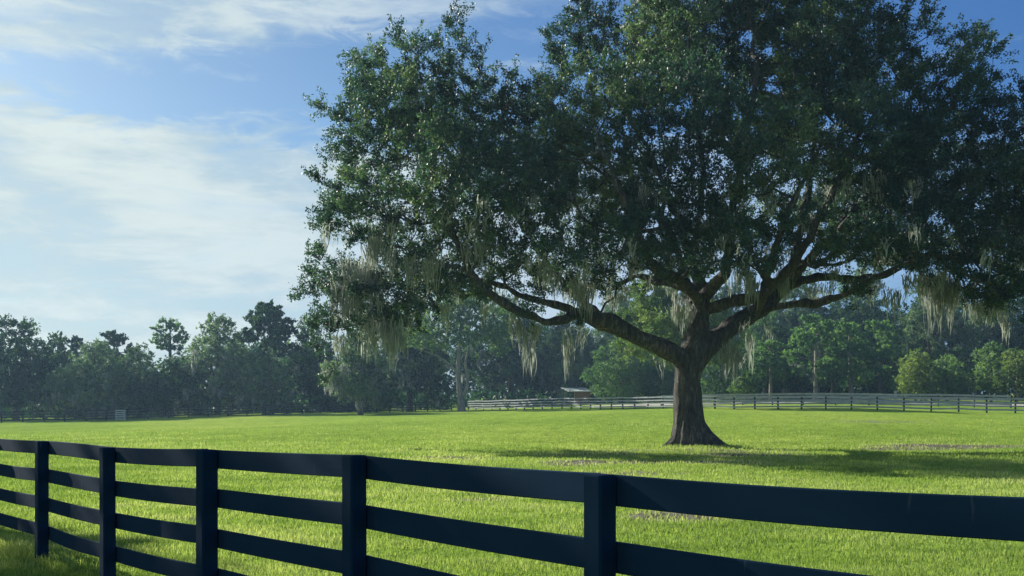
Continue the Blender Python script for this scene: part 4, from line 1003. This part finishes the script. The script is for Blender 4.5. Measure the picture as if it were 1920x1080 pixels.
for i in range(nb):
    xa = x0 + (x1 - x0) * i / nb; xb = x0 + (x1 - x0) * (i + 0.96) / nb
    V, Fc = slab([[xa, SY - 0.9, A_[2] - 0.06], [xb, SY - 0.9, A_[2] - 0.06], [xb, SY - 0.86, A_[2] - 0.06], [xa, SY - 0.86, A_[2] - 0.06]], A_[2] - 0.1 - sz); mb.add(V, Fc)
mb.build('wall', M['red_board'], sh)

# small things by the far fence
wb = at(1679, 740, 150); o = MB()
V, Fc = post_square([wb[0], 150, 0], 0.32, hz1(wb[0], 150) + 1.25, hz1(wb[0], 150) - 0.1, 0.2); o.add(V, Fc)
V, Fc = slab([[wb[0] - .22, 149.8, hz1(wb[0], 150) + 1.33], [wb[0] + .22, 149.8, hz1(wb[0], 150) + 1.33], [wb[0] + .22, 150.24, hz1(wb[0], 150) + 1.33], [wb[0] - .22, 150.24, hz1(wb[0], 150) + 1.33]], 0.07); o.add(V, Fc)
tag(o.build('marker_post', M['white_board'], origin=(wb[0], 150, hz1(wb[0], 150))), 'short white post in the dark gap between the pines and the yellow-green small tree', 'post')

# ------------------------------------------------------------------ sun, sky
PHI = R(42); EL = R(25)
sdir = Vector((-math.cos(PHI) * math.cos(EL), math.sin(PHI) * math.cos(EL), math.sin(EL)))
sl = bpy.data.lights.new('sun', 'SUN'); sl.energy = 5.0; sl.angle = R(0.5); sl.color = (1.0, 0.95, 0.84)
so = bpy.data.objects.new('sun', sl); C.objects.link(so); so.rotation_euler = sdir.to_track_quat('Z', 'Y').to_euler()

w = bpy.data.worlds.new('World'); bpy.context.scene.world = w; w.use_nodes = True
N = w.node_tree.nodes; L = w.node_tree.links; N.clear()
sky = N.new('ShaderNodeTexSky'); sky.sky_type = 'NISHITA'; sky.sun_disc = False
sky.sun_elevation = EL; sky.sun_rotation = math.atan2(sdir.x, sdir.y)
sky.air_density = 1.0; sky.dust_density = 0.6; sky.ozone_density = 2.5
tc = N.new('ShaderNodeTexCoord'); sx = N.new('ShaderNodeSeparateXYZ'); L.new(tc.outputs['Generated'], sx.inputs[0])
def mth(op, a, b=None, c=None, clamp=False):
    n = N.new('ShaderNodeMath'); n.operation = op; n.use_clamp = clamp
    for i, v in enumerate((a, b, c)):
        if v is None: continue
        if isinstance(v, (int, float)): n.inputs[i].default_value = v
        else: L.new(v, n.inputs[i])
    return n.outputs[0]
az = mth('MULTIPLY', mth('ARCTAN2', sx.outputs[0], sx.outputs[1]), 57.2958)
el = mth('MULTIPLY', mth('ARCSINE', sx.outputs[2]), 57.2958)
def cnoise(sa, se, scale, det, rough, dist, off=0.0):
    cb = N.new('ShaderNodeCombineXYZ'); L.new(mth('MULTIPLY', az, sa), cb.inputs[0]); L.new(mth('MULTIPLY', el, se), cb.inputs[1]); cb.inputs[2].default_value = off
    n = N.new('ShaderNodeTexNoise'); L.new(cb.outputs[0], n.inputs['Vector'])
    n.inputs['Scale'].default_value = scale; n.inputs['Detail'].default_value = det; n.inputs['Roughness'].default_value = rough; n.inputs['Distortion'].default_value = dist
    return n.outputs[0]
def mrange(v, a, b, c=0.0, d=1.0, smooth=True):
    n = N.new('ShaderNodeMapRange'); n.interpolation_type = 'SMOOTHSTEP' if smooth else 'LINEAR'
    L.new(v, n.inputs[0]); n.inputs[1].default_value = a; n.inputs[2].default_value = b; n.inputs[3].default_value = c; n.inputs[4].default_value = d
    return n.outputs[0]
n_big = cnoise(0.07, 0.20, 1.0, 8, 0.55, 0.6, 1.7)
n_str = cnoise(0.10, 0.55, 1.0, 9, 0.6, 0.9, 4.2)
n_wsp = cnoise(0.30, 0.9, 1.0, 8, 0.62, 1.4, 9.1)
# lower bank of cloud: top edge near 15 degrees, ragged
e1 = mth('ADD', el, mth('MULTIPLY', mth('SUBTRACT', n_big, 0.5), 7.0))
e1 = mth('ADD', e1, mth('MULTIPLY', mth('SUBTRACT', n_wsp, 0.5), 4.5))
lowb = mrange(e1, 15.4, 13.6)
n_fib = cnoise(0.13, 0.50, 1.0, 9, 0.60, 0.25, 13.3)
lowb = mth('MULTIPLY', lowb, mrange(n_fib, 0.34, 0.52, 0.80, 1.0))
lowb = mth('MULTIPLY', lowb, mrange(n_str, 0.25, 0.5, 0.7, 1.0))
lowb = mth('MULTIPLY', lowb, mrange(az, 0.0, 30.0, 1.0, 0.55))
# upper band: its lower edge climbs to the right
e2 = mth('ADD', mth('SUBTRACT', el, mth('MULTIPLY', mth('ADD', az, 26.0), 0.15)), mth('MULTIPLY', mth('SUBTRACT', n_wsp, 0.5), 3.2))
e2 = mth('ADD', e2, mth('MULTIPLY', mth('SUBTRACT', n_big, 0.5), 2.0))
upb = mrange(e2, 16.6, 18.2)
upb = mth('MULTIPLY', upb, mrange(n_str, 0.30, 0.52, 0.5, 1.0))
upb = mth('MULTIPLY', upb, mrange(az, -14.0, 10.0, 0.95, 0.30))
upb = mth('MULTIPLY', upb, mrange(el, 26, 40, 1.0, 0.15))
# thin streaks everywhere
cir = mth('MULTIPLY', mrange(n_fib, 0.54, 0.74), 0.5)
upb = mth('MULTIPLY', upb, mrange(n_fib, 0.36, 0.55, 0.6, 1.0))
cov = mth('MAXIMUM', mth('MAXIMUM', lowb, upb), cir)
hmix = N.new('ShaderNodeMix'); hmix.data_type = 'RGBA'
# blue of the clear sky, multiplied over the Nishita sky
tint_ = N.new('ShaderNodeMix'); tint_.data_type = 'RGBA'; tint_.blend_type = 'MULTIPLY'; tint_.inputs[0].default_value = 1.0
L.new(sky.outputs[0], tint_.inputs[6]); 
tz = N.new('ShaderNodeMix'); tz.data_type = 'RGBA'; L.new(mrange(az, -26, 28), tz.inputs[0]); tz.inputs[6].default_value = (0.45, 0.53, 0.56, 1); tz.inputs[7].default_value = (0.25, 0.43, 0.66, 1)
L.new(tz.outputs[2], tint_.inputs[7])
cl = N.new('ShaderNodeMix'); cl.data_type = 'RGBA'; L.new(mrange(az, -26, 26), cl.inputs[0])
cl.inputs[6].default_value = (4.1, 4.6, 4.5, 1); cl.inputs[7].default_value = (2.0, 2.9, 4.2, 1)
cg = N.new('ShaderNodeMix'); cg.data_type = 'RGBA'; cg.blend_type = 'MULTIPLY'; L.new(mrange(n_fib, 0.62, 0.36, 0.0, 0.85), cg.inputs[0]); L.new(cl.outputs[2], cg.inputs[6]); cg.inputs[7].default_value = (0.66, 0.76, 0.86, 1)
mixc = N.new('ShaderNodeMix'); mixc.data_type = 'RGBA'; L.new(cov, mixc.inputs[0]); L.new(tint_.outputs[2], mixc.inputs[6]); L.new(cg.outputs[2], mixc.inputs[7])
bg = N.new('ShaderNodeBackground'); bg.inputs[1].default_value = 0.1; L.new(mixc.outputs[2], bg.inputs[0])
wo = N.new('ShaderNodeOutputWorld'); L.new(bg.outputs[0], wo.inputs[0])

# ------------------------------------------------------------------ haze
HAZE = True
if HAZE:
    x0_, x1_, y0_, y1_, zb, zt = -240, 240, -60, 300, -3.0, 34.0
    V = np.array([[x0_, y0_, zb], [x1_, y0_, zb], [x1_, y1_, zb], [x0_, y1_, zb], [x0_, y0_, zt], [x1_, y0_, zt], [x1_, y1_, zt], [x0_, y1_, zt]])
    m, t, N2, L2 = nt('haze_air')
    pv = node(N2, 'ShaderNodeVolumePrincipled'); pv.inputs['Color'].default_value = (0.42, 0.68, 0.96, 1); pv.inputs['Density'].default_value = 0.00036; pv.inputs['Anisotropy'].default_value = 0.3
    oo = node(N2, 'ShaderNodeOutputMaterial'); L2.new(pv.outputs[0], oo.inputs['Volume'])
    hb = mesh_obj('haze', V, [[0, 3, 2, 1], [4, 5, 6, 7], [0, 1, 5, 4], [1, 2, 6, 5], [2, 3, 7, 6], [3, 0, 4, 7]], m)
    tag(hb, 'thin blue air softening the distant trees', 'haze', kind='stuff')

# ------------------------------------------------------------------ camera and render settings
cam = bpy.data.cameras.new('camera'); co_ = bpy.data.objects.new('camera', cam); C.objects.link(co_)
cam.sensor_width = 36; cam.lens = 36 * F / 1920; cam.shift_y = (HOR - 540) / 1920; cam.clip_end = 4000; cam.clip_start = 0.05
co_.location = (0, 0, EYE); co_.rotation_euler = (R(90), 0, 0)
sc = bpy.context.scene; sc.camera = co_
sc.view_settings.view_transform = 'Standard'; sc.view_settings.look = 'None'; sc.view_settings.exposure = 0.85; sc.view_settings.gamma = 1
sc.view_settings.use_curve_mapping = False
sc.render.engine = 'CYCLES'
sc.cycles.use_denoising = True
sc.cycles.max_bounces = 6; sc.cycles.diffuse_bounces = 3; sc.cycles.glossy_bounces = 2; sc.cycles.transmission_bounces = 3; sc.cycles.volume_bounces = 0
sc.cycles.sample_clamp_indirect = 6
